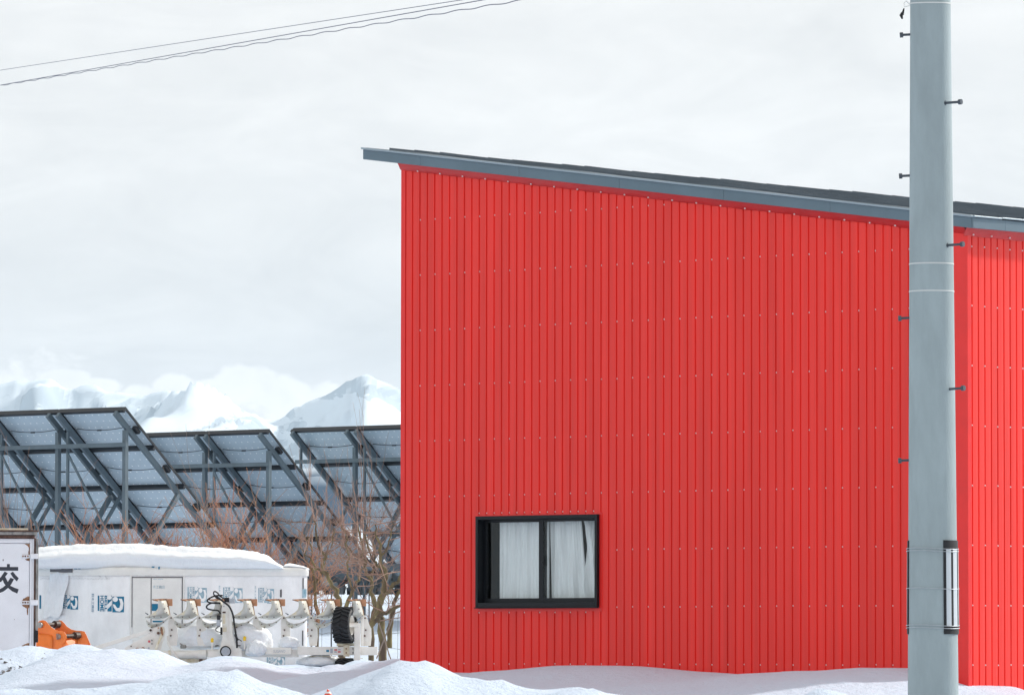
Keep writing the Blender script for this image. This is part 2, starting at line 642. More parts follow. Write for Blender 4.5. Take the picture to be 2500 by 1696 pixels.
# long banks: depth, breadth towards the camera, breadth behind, crest line in pixels
RIDGES = [
    (52.0, 2.0, 1.3, [(660, 1720), (740, 1690), (810, 1668), (860, 1652), (905, 1638), (945, 1623), (972, 1613), (1000, 1612), (1050, 1621), (1110, 1633), (1190, 1648), (1265, 1667), (1330, 1675), (1396, 1677), (1429, 1672), (1475, 1677), (1540, 1698), (1620, 1730)]),
    (52.5, 2.2, 1.6, [(-400, 1680), (-100, 1672), (60, 1668), (180, 1660), (300, 1652), (390, 1641), (460, 1630), (510, 1624), (560, 1623), (600, 1627), (640, 1637), (690, 1652), (740, 1672), (800, 1700)]),
    (72.0, 4.0, 2.4, [(-350, 1665), (-100, 1652), (0, 1641), (60, 1622), (110, 1601), (150, 1592), (215, 1586), (283, 1583), (330, 1590), (396, 1608), (440, 1618), (490, 1617), (540, 1607), (610, 1606), (655, 1619), (705, 1629), (765, 1633), (850, 1630), (920, 1618), (985, 1610), (1100, 1640)]),
    (50.5, 1.0, 0.8, [(1930, 1720), (1985, 1692), (2020, 1686), (2060, 1689), (2110, 1715)]),
]
CZX = [800, 983, 1100, 1200, 1300, 1400, 1560, 1700, 1832, 2039, 2151, 2230, 2361, 2480]
CZY = [1640, 1632, 1640, 1643, 1630, 1623, 1625, 1639, 1648, 1640, 1631, 1632, 1672, 1700]
CS = [s_raw(p) - S_L for p in CZX]
CZ = [fr(p, q)[1] for p, q in zip(CZX, CZY)]


def H(x, y, detail=True):
    x = np.asarray(x, float); y = np.asarray(y, float)
    z = np.interp(y, BY, BZ)
    base = z.copy()
    tot = np.zeros_like(z)
    for (px, py, d, sx, sy) in BUMPS:
        c = W(px, py, d)
        hz = c.z - float(np.interp(d, BY, BZ))
        g = gbump(x, y, c.x, c.y, sx, sy)
        k_ = 0.10
        h_ = np.clip(0.5 + 0.5 * (hz * g - tot) / k_, 0, 1)
        tot = tot * (1 - h_) + hz * g * h_ + k_ * 0.35 * h_ * (1 - h_)
    for (rd, sf, sb, crest) in RIDGES:
        cp = [c_[0] for c_ in crest]
        cz = [W(c_[0], c_[1] + {52.0: 8, 52.5: 20, 72.0: 6}.get(rd, 0), rd).z - float(np.interp(rd, BY, BZ)) for c_ in crest]
        cxw = [W(c_[0], c_[1], rd).x for c_ in crest]
        hh = np.interp(x, cxw, cz, left=cz[0], right=cz[-1]) + 0.022 * VNB.fbm(x * 2.4, x * 0 + rd, 4, 0.6)
        hh = np.clip(hh, 0, None)
        dd = y - rd - 0.5 * VNA(x * 0.7, x * 0 + rd)
        g = np.where(dd < 0, np.exp(-(dd / sf) ** 2), np.exp(-(dd / sb) ** 2))
        k_ = 0.06
        h_ = np.clip(0.5 + 0.5 * (hh * g - tot) / k_, 0, 1)
        tot = tot * (1 - h_) + hh * g * h_
    z = z + tot
    # drift lying against the front wall
    rx = x - BL.x; ry = y - BL.y
    s = rx * U.x + ry * U.y
    q = -(rx * V.x + ry * V.y)
    zc = np.interp(s, CS, CZ)
    m = np.clip((s + 1.3) / 1.0, 0, 1) * np.clip((BW + 1.0 - s) / 0.9, 0, 1)
    k = np.exp(-(np.clip(q, 0, None) / 2.6) ** 2) * np.clip((q + 1.6) / 0.8, 0, 1) * m
    dr = base + (zc - base) * k
    z = np.where(k > 0.001, np.maximum(z, dr) * 1.0, z)
    # keep the drift line exact at the wall
    near = np.exp(-(q / 0.55) ** 2) * m * (s > 0.5)
    z = z * (1 - near) + (zc) * near
    if detail:
        rough = np.clip(tot * 3.0, 0, 1) * (1 - near)
        far = np.clip((400 - y) / 300, 0, 1)
        z = z + far * (1 - 0.8 * near) * (0.035 * VNA.fbm(x * 0.55, y * 0.4, 4) + 0.010 * VNB.fbm(x * 2.2, y * 1.6, 3))
        z = z + far * rough * (0.032 * VNB.fbm(x * 1.9, y * 1.3, 6, 0.6) + 0.014 * (VNA.ridged(x * 6, y * 4, 4, 0.65) - 1))
        z = z + np.clip((y - 400) / 2000, 0, 1) * 3.0 * VNA.fbm(x * 0.001, y * 0.001, 3)
    return z


def lines(fine_lo, fine_hi, step, far_lo, far_hi, g=1.35):
    a = list(np.arange(fine_lo, fine_hi + step / 2, step))
    d = step
    while a[-1] < far_hi:
        d *= g; a.append(a[-1] + d)
    d = step
    lo = []
    c = fine_lo
    while c > far_lo:
        d *= g; c -= d; lo.append(c)
    return np.array(lo[::-1] + a)


def field_mesh(name, xs, ys, fn, matname, kind):
    X, Y = np.meshgrid(xs, ys)
    Z = fn(X, Y)
    nx, ny = len(xs), len(ys)
    me = bpy.data.meshes.new(name)
    co = np.stack([X, Y, Z], -1).reshape(-1, 3).astype(np.float32)
    i = np.arange(nx * ny).reshape(ny, nx)
    fa = np.stack([i[:-1, :-1], i[:-1, 1:], i[1:, 1:], i[1:, :-1]], -1).reshape(-1, 4)
    me.vertices.add(len(co)); me.vertices.foreach_set('co', co.ravel())
    me.loops.add(fa.size); me.loops.foreach_set('vertex_index', fa.ravel().astype(np.int32))
    me.polygons.add(len(fa)); me.polygons.foreach_set('loop_start', np.arange(0, fa.size, 4, dtype=np.int32))
    me.polygons.foreach_set('use_smooth', np.ones(len(fa), bool))
    me.update(calc_edges=True); me.validate()
    me.materials.append(MATS[matname])
    o = bpy.data.objects.new(name, me)
    link(o)
    o['kind'] = kind
    return o


xs = lines(-13.5, 13.5, 0.11, -30000, 30000)
ys = lines(42, 122, 0.14, -300, 60000, 1.25)
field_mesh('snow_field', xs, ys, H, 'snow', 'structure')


def hz(x, y):
    return float(H(np.array([x]), np.array([y]))[0])


# ------------------------------------------------------------------ mountains
RY = 13000.0
SIL = [(-900, 1010), (-600, 960), (-300, 1000), (-120, 950), (0, 936), (40, 931), (62, 940), (90, 934), (130, 936), (170, 944), (230, 938), (252, 952), (312, 966), (360, 972), (414, 950), (462, 975),
       (540, 996), (600, 1012), (655, 1026), (690, 1012), (752, 981), (818, 944), (862, 922), (887, 914), (936, 934), (985, 962), (1100, 1010), (1300, 1050), (1500, 1030), (1750, 980), (2000, 1010), (2400, 960), (2700, 1010), (3100, 980), (3500, 1040)]
SX = [W(a, b, RY).x for a, b in SIL]
SZ = [W(a, b, RY).z for a, b in SIL]


def MH(x, y):
    prof = np.interp(x, SX, SZ)
    prof = prof + 9 * VNA.fbm(x * 0.02, x * 0 + 3.3, 3)
    r = (RY - y)
    steep_ = np.interp(x, [W(q, 950, RY).x for q in (-300, -60, 60, 105, 150, 190, 240, 262, 640, 700, 860, 900, 1000, 2500)], [700, 600, 620, 1700, 900, 600, 620, 1900, 1900, 700, 600, 1500, 900, 900])
    shape = np.where(r > 0, 0.72 * np.exp(-np.abs(r) / steep_) + 0.28 * np.exp(-np.abs(r) / 2200.0), np.exp(-np.abs(r) / 1700.0))
    warp = 160 * VNB.fbm(x * 0.0016, y * 0.0016, 3)
    gul = VNA.ridged((x + 0.35 * r + warp) * 0.0050, y * 0.0006, 4, 0.5) - 1.15
    amp = np.clip(np.abs(r) / 350.0, 0.0, 1) * shape * (270.0 + 110 * VNB(x * 0.0021, y * 0.0 + 4.0))
    z = prof * shape + gul * amp
    z = z + 8 * VNB.fbm(x * 0.012, y * 0.006, 4) * np.clip(np.abs(r) / 400, 0, 1) * shape
    # foothills
    hill = 205 * np.exp(-((y - 7600) / 1100.0) ** 2) * (0.95 + 0.22 * VNB.fbm(x * 0.0016, y * 0.0012, 3))
    hill = hill + 60 * np.exp(-((y - 5200) / 700.0) ** 2) * (0.8 + 0.4 * VNA.fbm(x * 0.003, y * 0.002, 3))
    z = np.maximum(z, 0) + hill
    edge = np.clip((y - 3600) / 900, 0, 1)
    return z * edge - 4 * (1 - edge)


def mountain_mat():
    m = bpy.data.materials.new('mountain')
    m.use_nodes = True
    t = m.node_tree
    b = t.nodes['Principled BSDF']
    b.inputs['Roughness'].default_value = 0.9
    b.inputs['Specular IOR Level'].default_value = 0.1
    g = t.nodes.new('ShaderNodeNewGeometry')
    s = t.nodes.new('ShaderNodeSeparateXYZ')
    t.links.new(g.outputs['Position'], s.inputs[0])
    mp = t.nodes.new('ShaderNodeMapping')
    mp.inputs['Scale'].default_value = (0.004, 0.0016, 0.008)
    t.links.new(g.outputs['Position'], mp.inputs[0])
    n = t.nodes.new('ShaderNodeTexNoise')
    n.inputs['Scale'].default_value = 1.0
    n.inputs['Detail'].default_value = 7
    t.links.new(mp.outputs[0], n.inputs['Vector'])

    def mm(op, a, v, cl=False):
        k = t.nodes.new('ShaderNodeMath')
        k.operation = op; k.use_clamp = cl
        for i, q in ((0, a), (1, v)):
            if isinstance(q, (int, float)):
                k.inputs[i].default_value = q
            else:
                t.links.new(q, k.inputs[i])
        return k.outputs[0]
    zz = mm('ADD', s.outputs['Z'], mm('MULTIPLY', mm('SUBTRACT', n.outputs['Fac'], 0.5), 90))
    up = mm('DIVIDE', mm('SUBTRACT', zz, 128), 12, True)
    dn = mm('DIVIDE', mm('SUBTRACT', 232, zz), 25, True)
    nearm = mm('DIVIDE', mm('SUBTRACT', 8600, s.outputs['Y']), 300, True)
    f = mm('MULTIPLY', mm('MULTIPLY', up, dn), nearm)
    # steep faces higher up: bare stone, tinted to paint in blue-grey shade too
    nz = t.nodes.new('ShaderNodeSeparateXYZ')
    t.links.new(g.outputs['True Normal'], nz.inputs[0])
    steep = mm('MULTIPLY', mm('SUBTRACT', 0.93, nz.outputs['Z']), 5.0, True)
    rock_shade = mm('MULTIPLY', steep, mm('GREATER_THAN', n.outputs['Fac'], 0.5))
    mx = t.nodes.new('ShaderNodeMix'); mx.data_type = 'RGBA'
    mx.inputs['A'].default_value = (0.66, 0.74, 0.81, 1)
    mx.inputs['B'].default_value = (0.008, 0.035, 0.075, 1)  # far forest, its colour pushed to blue to paint in distance haze
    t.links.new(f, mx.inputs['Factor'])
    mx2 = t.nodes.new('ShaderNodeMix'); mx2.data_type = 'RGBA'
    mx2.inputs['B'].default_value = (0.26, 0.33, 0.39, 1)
    t.links.new(mm('MULTIPLY', rock_shade, 0.5), mx2.inputs['Factor'])
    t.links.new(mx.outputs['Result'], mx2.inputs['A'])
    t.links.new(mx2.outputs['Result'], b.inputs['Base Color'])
    MATS['mountain'] = m


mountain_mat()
mxs = lines(-1500, 2000, 11.0, -14000, 14000, 1.3)
mys = np.concatenate([np.arange(3500, 11000, 75.0), np.arange(11000, 13400, 22.0), np.arange(13400, 17000, 250.0)])
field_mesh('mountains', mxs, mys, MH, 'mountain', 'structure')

# ------------------------------------------------------------------ haze: one box of even thin air round the place
HAZE = 1.8e-5
if HAZE:
    mb = MB().box((-21000, -2500, -40), (21000, 19500, 900))
    hm = bpy.data.materials.new('haze')
    hm.use_nodes = True
    t = hm.node_tree
    t.nodes.clear()
    o_ = t.nodes.new('ShaderNodeOutputMaterial')
    pv = t.nodes.new('ShaderNodeVolumePrincipled')
    pv.inputs['Color'].default_value = (0.60, 0.80, 1.0, 1)
    pv.inputs['Density'].default_value = HAZE
    pv.inputs['Anisotropy'].default_value = 0.2
    pv.inputs['Density Attribute'].default_value = ''
    hm.cycles.homogeneous_volume = True
    t.links.new(pv.outputs[0], o_.inputs['Volume'])
    MATS['haze'] = hm
    hzo = obj('haze', mb, 'haze')
    hzo['kind'] = 'stuff'
# ------------------------------------------------------------------ red building
bld = root('barn', 'tall red corrugated metal barn with single sloping grey roof and one black window', 'building', (BL.x, BL.y, 0), -TH)
# the building's own axes: x along the front, y away, z up
zl = fr(981, 399)[1]
zr = fr(2217, 538)[1]
sr = s_raw(2217) - S_L
SLOPE = (zr - zl) / sr


def ztop(s):
    return zl + SLOPE * s


PITCH = 0.1087
s_first = s_raw(1009.0) - S_L
off0 = s_first % PITCH
# one rib: wide flat face, narrow pressed groove (relative s, outwards)
RIB = [(0.0, 0.0), (0.0035, 0.0), (0.0075, 0.0120), (0.0545, 0.0128), (0.0935, 0.0120), (0.0975, 0.0), (0.1087, 0.0)]


def profile(a, b, off):
    """profile points from a to b"""
    pts = [(a, 0.0)]
    k = math.floor((a - off) / PITCH) - 1
    while off + k * PITCH < b + PITCH:
        for (ds, o) in RIB[:-1]:
            s = off + k * PITCH + ds
            if a + 1e-4 < s < b - 1e-4:
                pts.append((s, o))
        k += 1
    pts.append((b, pts[-1][1]))
    pts[0] = (a, pts[1][1])
    return pts


WS0, WZ1 = fr(1170, 1260)
WS1, _ = fr(1466.5, 1254)
_, WZ0 = fr(1310, 1481.5)
ZB = 0.15


def sheet(a, b, off, topf, bottom, hole, place):
    mb = MB()
    p = profile(a, b, off)
    rows = 10
    for i in range(len(p) - 1):
        (s0, o0), (s1, o1) = p[i], p[i + 1]
        mid = (s0 + s1) / 2
        spans = [(bottom, None)]
        if hole and hole[0] < mid < hole[1]:
            spans = [(bottom, hole[2]), (hole[3], None)]
        for lo, hi in spans:
            h0 = topf(s0) if hi is None else hi
            h1 = topf(s1) if hi is None else hi
            mb.add([place(s0, o0, lo), place(s1, o1, lo), place(s1, o1, h1), place(s0, o0, h0)], [(0, 1, 2, 3)])
    return mb


front_place = lambda s, o, z: (s, -o, z)
side_place = lambda s, o, z: (BW + o, s, z)
nsh = 9
edges = [0.0] + [off0 + PITCH * 8 * k + PITCH * 2 for k in range(1, nsh)] + [BW]
for si_, (a, b) in enumerate(zip(edges[:-1], edges[1:])):
    front_place = lambda s, o, z, q=0.0018 * (si_ % 2): (s, -o - q, z)
    mb = sheet(a, b, off0, lambda s: ztop(s) + 0.0, ZB, (WS0 - 0.02, WS1 + 0.02, WZ0, WZ1), front_place)
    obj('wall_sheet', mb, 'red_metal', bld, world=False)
ztr = ztop(BW)
offs = 0.075
e2 = [0.03 + offs + PITCH * 8 * k for k in range(0, 17)]
e2[0] = 0.03
e2 = [e for e in e2 if e < BD - 0.3] + [BD]
for a, b in zip(e2[:-1], e2[1:]):
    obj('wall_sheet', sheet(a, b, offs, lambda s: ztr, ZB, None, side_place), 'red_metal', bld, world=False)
# plain back and left walls
mb = MB()
mb.add([(0, 0.02, ZB), (0, BD, ZB), (0, BD, ztop(0)), (0, 0.02, ztop(0))], [(0, 1, 2, 3)])
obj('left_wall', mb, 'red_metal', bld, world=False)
mb = MB().add([(0, BD, ZB), (BW, BD, ZB), (BW, BD, ztop(BW)), (0, BD, ztop(0))], [(0, 1, 2, 3)])
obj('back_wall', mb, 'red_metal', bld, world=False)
# corner trims
mb = MB()
tw = 0.15
mb.prism([(BW - tw, -0.024, ZB), (BW + 0.026, -0.024, ZB), (BW + 0.026, 0.045, ZB), (BW - 0.001, 0.045, ZB), (BW - 0.001, -0.001, ZB), (BW - tw, -0.001, ZB)], (0, 0, ztop(BW) - ZB - 0.02))
obj('corner_trim', mb, 'red_trim', bld, world=False, bevel=0.004)
mb = MB()
mb.prism([(-0.008, -0.022, ZB), (0.055, -0.022, ZB), (0.055, -0.001, ZB), (-0.001, -0.001, ZB), (-0.001, 0.10, ZB), (-0.008, 0.10, ZB)], (0, 0, ztop(0) - ZB - 0.02))
obj('corner_trim', mb, 'red_trim', bld, world=False, bevel=0.004)

# flashing under the rake: slants from the sheets out to the fascia, a little dented
rng = random.Random(4)
mb = MB()
n = 90
rows = [[], [], [], []]
OUT = 0.085
for i in range(n + 1):
    s = -0.015 + (BW + 0.035) * i / n
    z = ztop(s)
    w = 0.006 * math.sin(s * 6.1) + 0.005 * math.sin(s * 15.0 + 1) + rng.uniform(-0.002, 0.002)
    rows[0].append((s, -0.016, z - 0.078 + 0.25 * w))
    rows[1].append((s, -0.030 - 0.6 * w, z - 0.070 + w))
    rows[2].append((s, -0.052 - w, z - 0.032))
    rows[3].append((s, -OUT, z + 0.012))
mb.grid(rows)
obj('rake_flashing', mb, 'red_flash', bld, world=False, smooth=True)
mb = MB()
rows = [[], [], [], []]
for i in range(120):
    y = -OUT + (BD + OUT + 0.03) * i / 119
    w = 0.008 * math.sin(y * 5.1) + 0.006 * math.sin(y * 13.0 + 1) + rng.uniform(-0.002, 0.002)
    rows[0].append((BW + 0.018, y, ztr - 0.095 + 0.3 * w))
    rows[1].append((BW + 0.034 + 0.8 * w, y, ztr - 0.080 + w))
    rows[2].append((BW + 0.05 + 0.5 * w, y, ztr - 0.04))
    rows[3].append((BW + 0.075, y, ztr + 0.012))
mb.grid(rows)
obj('eave_flashing', mb, 'red_flash', bld, world=False, smooth=True)

# fascia boards
X0 = s_raw(899) - S_L
X1 = s_raw(2387) - S_L
FH = 0.105


def fas(mb, xa, xb, y0, y1, zlo, zhi):
    vs = []
    for x in (xa, xb):
        z = ztop(x)
        vs += [(x, y0, z + zlo), (x, y1, z + zlo), (x, y1, z + zhi), (x, y0, z + zhi)]
    mb.add(vs, [(0, 1, 2, 3), (7, 6, 5, 4), (0, 4, 5, 1), (1, 5, 6, 2), (2, 6, 7, 3), (3, 7, 4, 0)])


joints = [X0, 0.35, 1.78, 3.2, 4.63, 6.05, 7.3, X1]
for a, b in zip(joints[:-1], joints[1:]):
    mb = MB()
    fas(mb, a + 0.001, b - 0.001, -OUT - 0.012, -OUT + 0.02, -0.004, FH)
    obj('rake_fascia', mb, 'fascia_metal', bld, world=False, bevel=0.002)
mb = MB()
fas(mb, X0 - 0.02, X1 + 0.01, -OUT - 0.028, -OUT + 0.06, FH + 0.001, FH + 0.022)
obj('drip_edge', mb, 'drip_metal', bld, world=False, bevel=0.004)
zE = ztop(X1)
for a, b in ((-OUT - 0.012, 0.45), (0.45, 2.3), (2.3, 4.1), (4.1, 5.9), (5.9, 7.7), (7.7, 9.5), (9.5, 11.5), (11.5, BD + 0.1)):
    mb = MB().box((X1 + 0.0005, a + 0.001, zE - 0.004), (X1 + 0.022, b - 0.001, zE + FH - 0.002))
    obj('eave_fascia', mb, 'fascia_metal', bld, world=False, bevel=0.002)
for k in range(30):
    a = -OUT - 0.02 + k * 0.48
    mb = MB().box((X1 - 0.01, a, zE + FH + 0.002 + 0.006 * (k % 2)), (X1 + 0.045, a + 0.475, zE + FH + 0.018 + 0.006 * (k % 2)))
    if a < BD:
        obj('eave_lip', mb, 'drip_metal', bld, world=False, bevel=0.003)
mb = MB()
fas(mb, X0, X1, -OUT + 0.021, BD + 0.1, 0.02, 0.045)
obj('soffit', mb, 'fascia_metal', bld, world=False)
# high edge board at the left, and roof sheets laid side by side
mb = MB().box((X0 - 0.001, -OUT + 0.021, ztop(X0) - 0.002), (X0 + 0.02, BD + 0.1, ztop(X0) + FH - 0.005))
obj('ridge_fascia', mb, 'fascia_metal', bld, world=False)
npan = 34
pw = (BD + 0.1 + OUT) / npan
for k in range(npan):
    y0 = -OUT + 0.03 + k * pw
    y1 = y0 + pw
    mb = MB()
    jut = rng.uniform(-0.02, 0.02) + (0.0 if k else 0.0)
    xa, xb = X0 - 0.02 + 0.03 + jut, X1 + 0.005
    lift = FH + 0.024 + 0.004 * ((k % 3) / 2)
    nseg = 14
    rows = [[], [], [], [], [], []]
    for i in range(nseg + 1):
        x = xa + (xb - xa) * i / nseg
        z = ztop(x) + lift + 0.004 * math.sin(i * 1.7 + k)
        for r, (yy, dz) in enumerate(((y0, 0), (y1 - 0.03, 0.0), (y1 - 0.025, 0.022), (y1 - 0.001, 0.022), (y1 - 0.001, -0.01), (y0, -0.01))):
            rows[r].append((x, yy, z + dz))
    mb.grid(rows)
    mb.grid([rows[5], rows[0]])
    obj('roof_sheet', mb, 'roof_metal', bld, world=False)

# screws: small heads, hundreds of them
mb = MB()


def screw(p, nrm):
    p = Vector(p); nrm = Vector(nrm)
    a = nrm.cross(Vector((0, 0, 1))).normalized(); b = Vector((0, 0, 1))
    r = 0.0095
    ring = [p + a * r * math.cos(t) + b * r * math.sin(t) for t in [k * math.pi / 3 for k in range(6)]]
    r2 = 0.0075
    ring2 = [p + nrm * 0.011 + a * r2 * math.cos(t) + b * r2 * math.sin(t) for t in [k * math.pi / 3 for k in range(6)]]
    mb.add(ring + ring2, [(0, 1, 7, 6), (1, 2, 8, 7), (2, 3, 9, 8), (3, 4, 10, 9), (4, 5, 11, 10), (5, 0, 6, 11), (6, 7, 8, 9, 10, 11)])


zrow = [fr(2196, y)[1] for y in (1622.2, 1478.1, 1332.9, 1187.5, 1043, 898, 753.5, 609)]
dz = (zrow[-1] - zrow[0]) / 7
k = 0
while True:
    s = off0 + k * PITCH + 0.0005
    k += 2
    if s > BW - tw:
        break
    if s < 0.08:
        continue
    for r in range(-1, 10):
        z = zrow[0] + dz * r + rng.uniform(-0.003, 0.003)
        if z > ztop(s) - 0.1 or z < ZB:
            continue
        if WS0 - 0.03 < s < WS1 + 0.03 and WZ0 - 0.1 < z < WZ1 + 0.1:
            continue
        screw((s, -0.0005, z), (0, -1, 0))
zs = [zrow[0] + dz * r for r in range(-1, 9)]
y = offs
while y < BD:
    for z in zs:
        if z < ztr - 0.15 and z > ZB:
            screw((BW + 0.0005, y + 0.0005, z + rng.uniform(-0.003, 0.003)), (1, 0, 0))
    y += 2 * PITCH
s = off0 + PITCH * math.ceil((WS0 - off0) / PITCH)
j = 0
while s < WS1:
    screw((s, -0.0005, WZ1 + 0.035), (0, -1, 0))
    if j % 2 == 0:
        screw((s, -0.0005, WZ0 - 0.055), (0, -1, 0))
    s += PITCH; j += 1
for q in range(24):
    s = 0.25 + q * 0.33
    if s < BW - 0.05:
        screw((s, -0.032, ztop(s) - 0.068), (0, -1, 0))
        screw((BW + 0.045, 0.05 + q * 0.31, ztr - 0.078), (1, 0, 0))
so = obj('screws', mb, 'screw_steel', bld, world=False)
so['kind'] = 'stuff'

# window
WW = WS1 - WS0
WH = WZ1 - WZ0
fy0, fy1 = -0.062, 0.09
win = MB()
win.box((WS0, fy0, WZ0), (WS0 + 0.035, fy1, WZ1))
win.box((WS1 - 0.035, fy0, WZ0), (WS1, fy1, WZ1))
win.box((WS0 + 0.0355, fy0 + 0.001, WZ1 - 0.038), (WS1 - 0.0355, fy1, WZ1 - 0.001))
win.box((WS0 + 0.0355, fy0 + 0.001, WZ0 + 0.001), (WS1 - 0.0355, fy1, WZ0 + 0.052))
win.box((WS0 - 0.012, fy0 - 0.008, WZ0 - 0.01), (WS1 + 0.012, fy0 + 0.02, WZ0 + 0.0005))
wino = obj('window', win, 'black_alu', bld, world=False, bevel=0.003)
xm = fr(1321.5, 1370)[0]
inl, inr = WS0 + 0.036, WS1 - 0.036
zi0, zi1 = WZ0 + 0.053, WZ1 - 0.039


def sash(x0, x1, yy, st0, st1, rb=0.045, rt=0.03):
    mb = MB()
    mb.box((x0, yy, zi0), (x0 + st0, yy + 0.028, zi1))
    mb.box((x1 - st1, yy, zi0), (x1, yy + 0.028, zi1))
    mb.box((x0 + st0 + .0005, yy + .001, zi0), (x1 - st1 - .0005, yy + 0.027, zi0 + rb))
    mb.box((x0 + st0 + .0005, yy + .001, zi1 - rt), (x1 - st1 - .0005, yy + 0.027, zi1))
    s_ = obj('sash', mb, 'black_alu', wino, world=False, bevel=0.002)
    g = MB().box((x0 + st0 + .0006, yy + 0.012, zi0 + rb + .0005), (x1 - st1 - .0006, yy + 0.016, zi1 - rt - .0005))
    return s_, g


s1, g1 = sash(inl, xm + 0.03, 0.035, 0.045, 0.05)
s2, g2 = sash(xm - 0.03, inr, -0.004, 0.062, 0.030)
obj('pane', g1, 'window_glass', wino, world=False)
obj('pane', g2, 'window_glass', wino, world=False)
mb = MB().box((xm + 0.035, -0.03, (zi0 + zi1) / 2 - 0.055), (xm + 0.062, -0.006, (zi0 + zi1) / 2 + 0.05))
mb.ball((xm + 0.045, -0.033, (zi0 + zi1) / 2 - 0.02), 0.010)
obj('latch', mb, ['black_alu'], wino, world=False, bevel=0.002)
# red flashing round the window
mb = MB()
mb.box((WS0 - 0.02, -0.020, WZ0 - 0.045), (WS1 + 0.035, -0.0145, WZ0 - 0.012))
mb.box((WS1 + 0.0005, -0.020, WZ0 - 0.0115), (WS1 + 0.035, -0.0145, WZ1 + 0.02))
mb.box((WS0 - 0.02, -0.020, WZ1 + 0.0005), (WS1 - 0.0005, -0.0145, WZ1 + 0.012))
mb.box((WS0 - 0.02, -0.020, WZ0 - 0.0115), (WS0 - 0.0005, -0.0145, WZ1))
obj('flashing', mb, 'red_trim', wino, world=False)
# the dark room behind
mb = MB()
rx0, rx1, ry0, ry1, rz0, rz1 = WS0 - 0.6, WS1 + 0.6, 0.0905, 2.2, WZ0 - 0.6, WZ1 + 0.4
mb.add([(rx0, ry1, rz0), (rx1, ry1, rz0), (rx1, ry1, rz1), (rx0, ry1, rz1), (rx0, ry0, rz0), (rx1, ry0, rz0), (rx1, ry0, rz1), (rx0, ry0, rz1)],
       [(0, 1, 2, 3), (0, 4, 5, 1), (3, 2, 6, 7), (0, 3, 7, 4), (1, 5, 6, 2)])
hx0, hx1, hz0, hz1 = WS0 + 0.03, WS1 - 0.03, WZ0 + 0.03, WZ1 - 0.03
mb.add([(rx0, ry0, rz0), (rx1, ry0, rz0), (rx1, ry0, hz0), (rx0, ry0, hz0)], [(0, 1, 2, 3)])
mb.add([(rx0, ry0, hz1), (rx1, ry0, hz1), (rx1, ry0, rz1), (rx0, ry0, rz1)], [(0, 1, 2, 3)])
mb.add([(rx0, ry0, hz0), (hx0, ry0, hz0), (hx0, ry0, hz1), (rx0, ry0, hz1)], [(0, 1, 2, 3)])
mb.add([(hx1, ry0, hz0), (rx1, ry0, hz0), (rx1, ry0, hz1), (hx1, ry0, hz1)], [(0, 1, 2, 3)])
obj('room_lining', mb, 'dark_room', bld, world=False)


def to_w(x, y, z):
    return BL + U * x + V * y + Vector((0, 0, z))


def curtain(x0, x1, yy, label, folds, seed, sl0=0.0, sl1=0.0):
    r = random.Random(seed)
    mb = MB()
    nx, nz = 150, 16
    z0, z1 = zi0 - 0.03, zi1 + 0.03
    ph = [r.uniform(0, 6.3) for _ in range(8)]
    rows = []
    for j in range(nz + 1):
        t = j / nz
        row = []
        for i in range(nx + 1):
            a = i / nx
            x = x0 + sl0 * (1 - t) + (x1 + sl1 * (1 - t) - x0 - sl0 * (1 - t)) * a
            w = 0
            for (f, amp, drift) in folds:
                w += amp * math.sin(2 * math.pi * f * (a + drift * (1 - t)) + ph[int(f) % 8])
            # pinch pleats sharpen towards the top
            w += 0.006 * t * math.sin(2 * math.pi * 22 * a + ph[3])
            row.append(to_w(x, yy + w, z0 + (z1 - z0) * t))
        rows.append(row)
    mb.grid(rows)
    o = obj('curtain', mb, 'curtain_cloth', None, smooth=True)
    md = o.modifiers.new('solid', 'SOLIDIFY'); md.thickness = 0.003
    return tag(o, label, 'curtain', 'curtains in the black window')


pxs = lambda p: fr(p, 1370)[0]
curtain(pxs(1201), pxs(1322), 0.13, 'pale grey curtain hanging straight behind the left window pane', [(3, 0.02, 0.02), (7, 0.012, 0.02), (1, 0.012, 0)], 1)
curtain(pxs(1325) , pxs(1401.5), 0.125, 'grey curtain with wide soft folds left of the dark slit in the right pane', [(2, 0.028, 0.12), (5, 0.016, 0.06), (9, 0.006, 0.0)], 2, 0.0, 0.062)
curtain(pxs(1403.0), pxs(1470), 0.14, 'grey curtain gathered in slanting folds at the right end of the window', [(2, 0.035, -0.3), (4, 0.02, -0.3), (7, 0.006, 0.0)], 3, 0.064, 0.0)
# ------------------------------------------------------------------ solar arrays
TT = math.radians(41.0)
cT, sT = math.cos(TT), math.sin(TT)
MWD, MHT = 1.65, 0.992
PX, PY = 1.675, 1.012


def sl(x, q, n=0.0):
    """array axes: x along the rows, q down the slope, n above the module plane"""
    return Vector((x, q * cT + n * sT, -q * sT + n * cT))


# one module, its own axes: x wide, y down the slope, z up from the plane (laid on the slope by rotation)
mb = MB()
mb.mi = 0
fw_ = 0.022
for lo, hi in (((0, 0, -0.04), (MWD, fw_, 0)), ((0, MHT - fw_, -0.04), (MWD, MHT, 0)), ((0, fw_ + .0003, -0.04), (fw_, MHT - fw_ - .0003, 0)), ((MWD - fw_, fw_ + .0003, -0.04), (MWD, MHT - fw_ - .0003, 0))):
    mb.box(lo, hi)
mb.mi = 1
mb.box((fw_ + .001, fw_ + .001, -0.022), (MWD - fw_ - .001, MHT - fw_ - .001, -0.004))
MODULE_MB = mb
GZ = 0.35


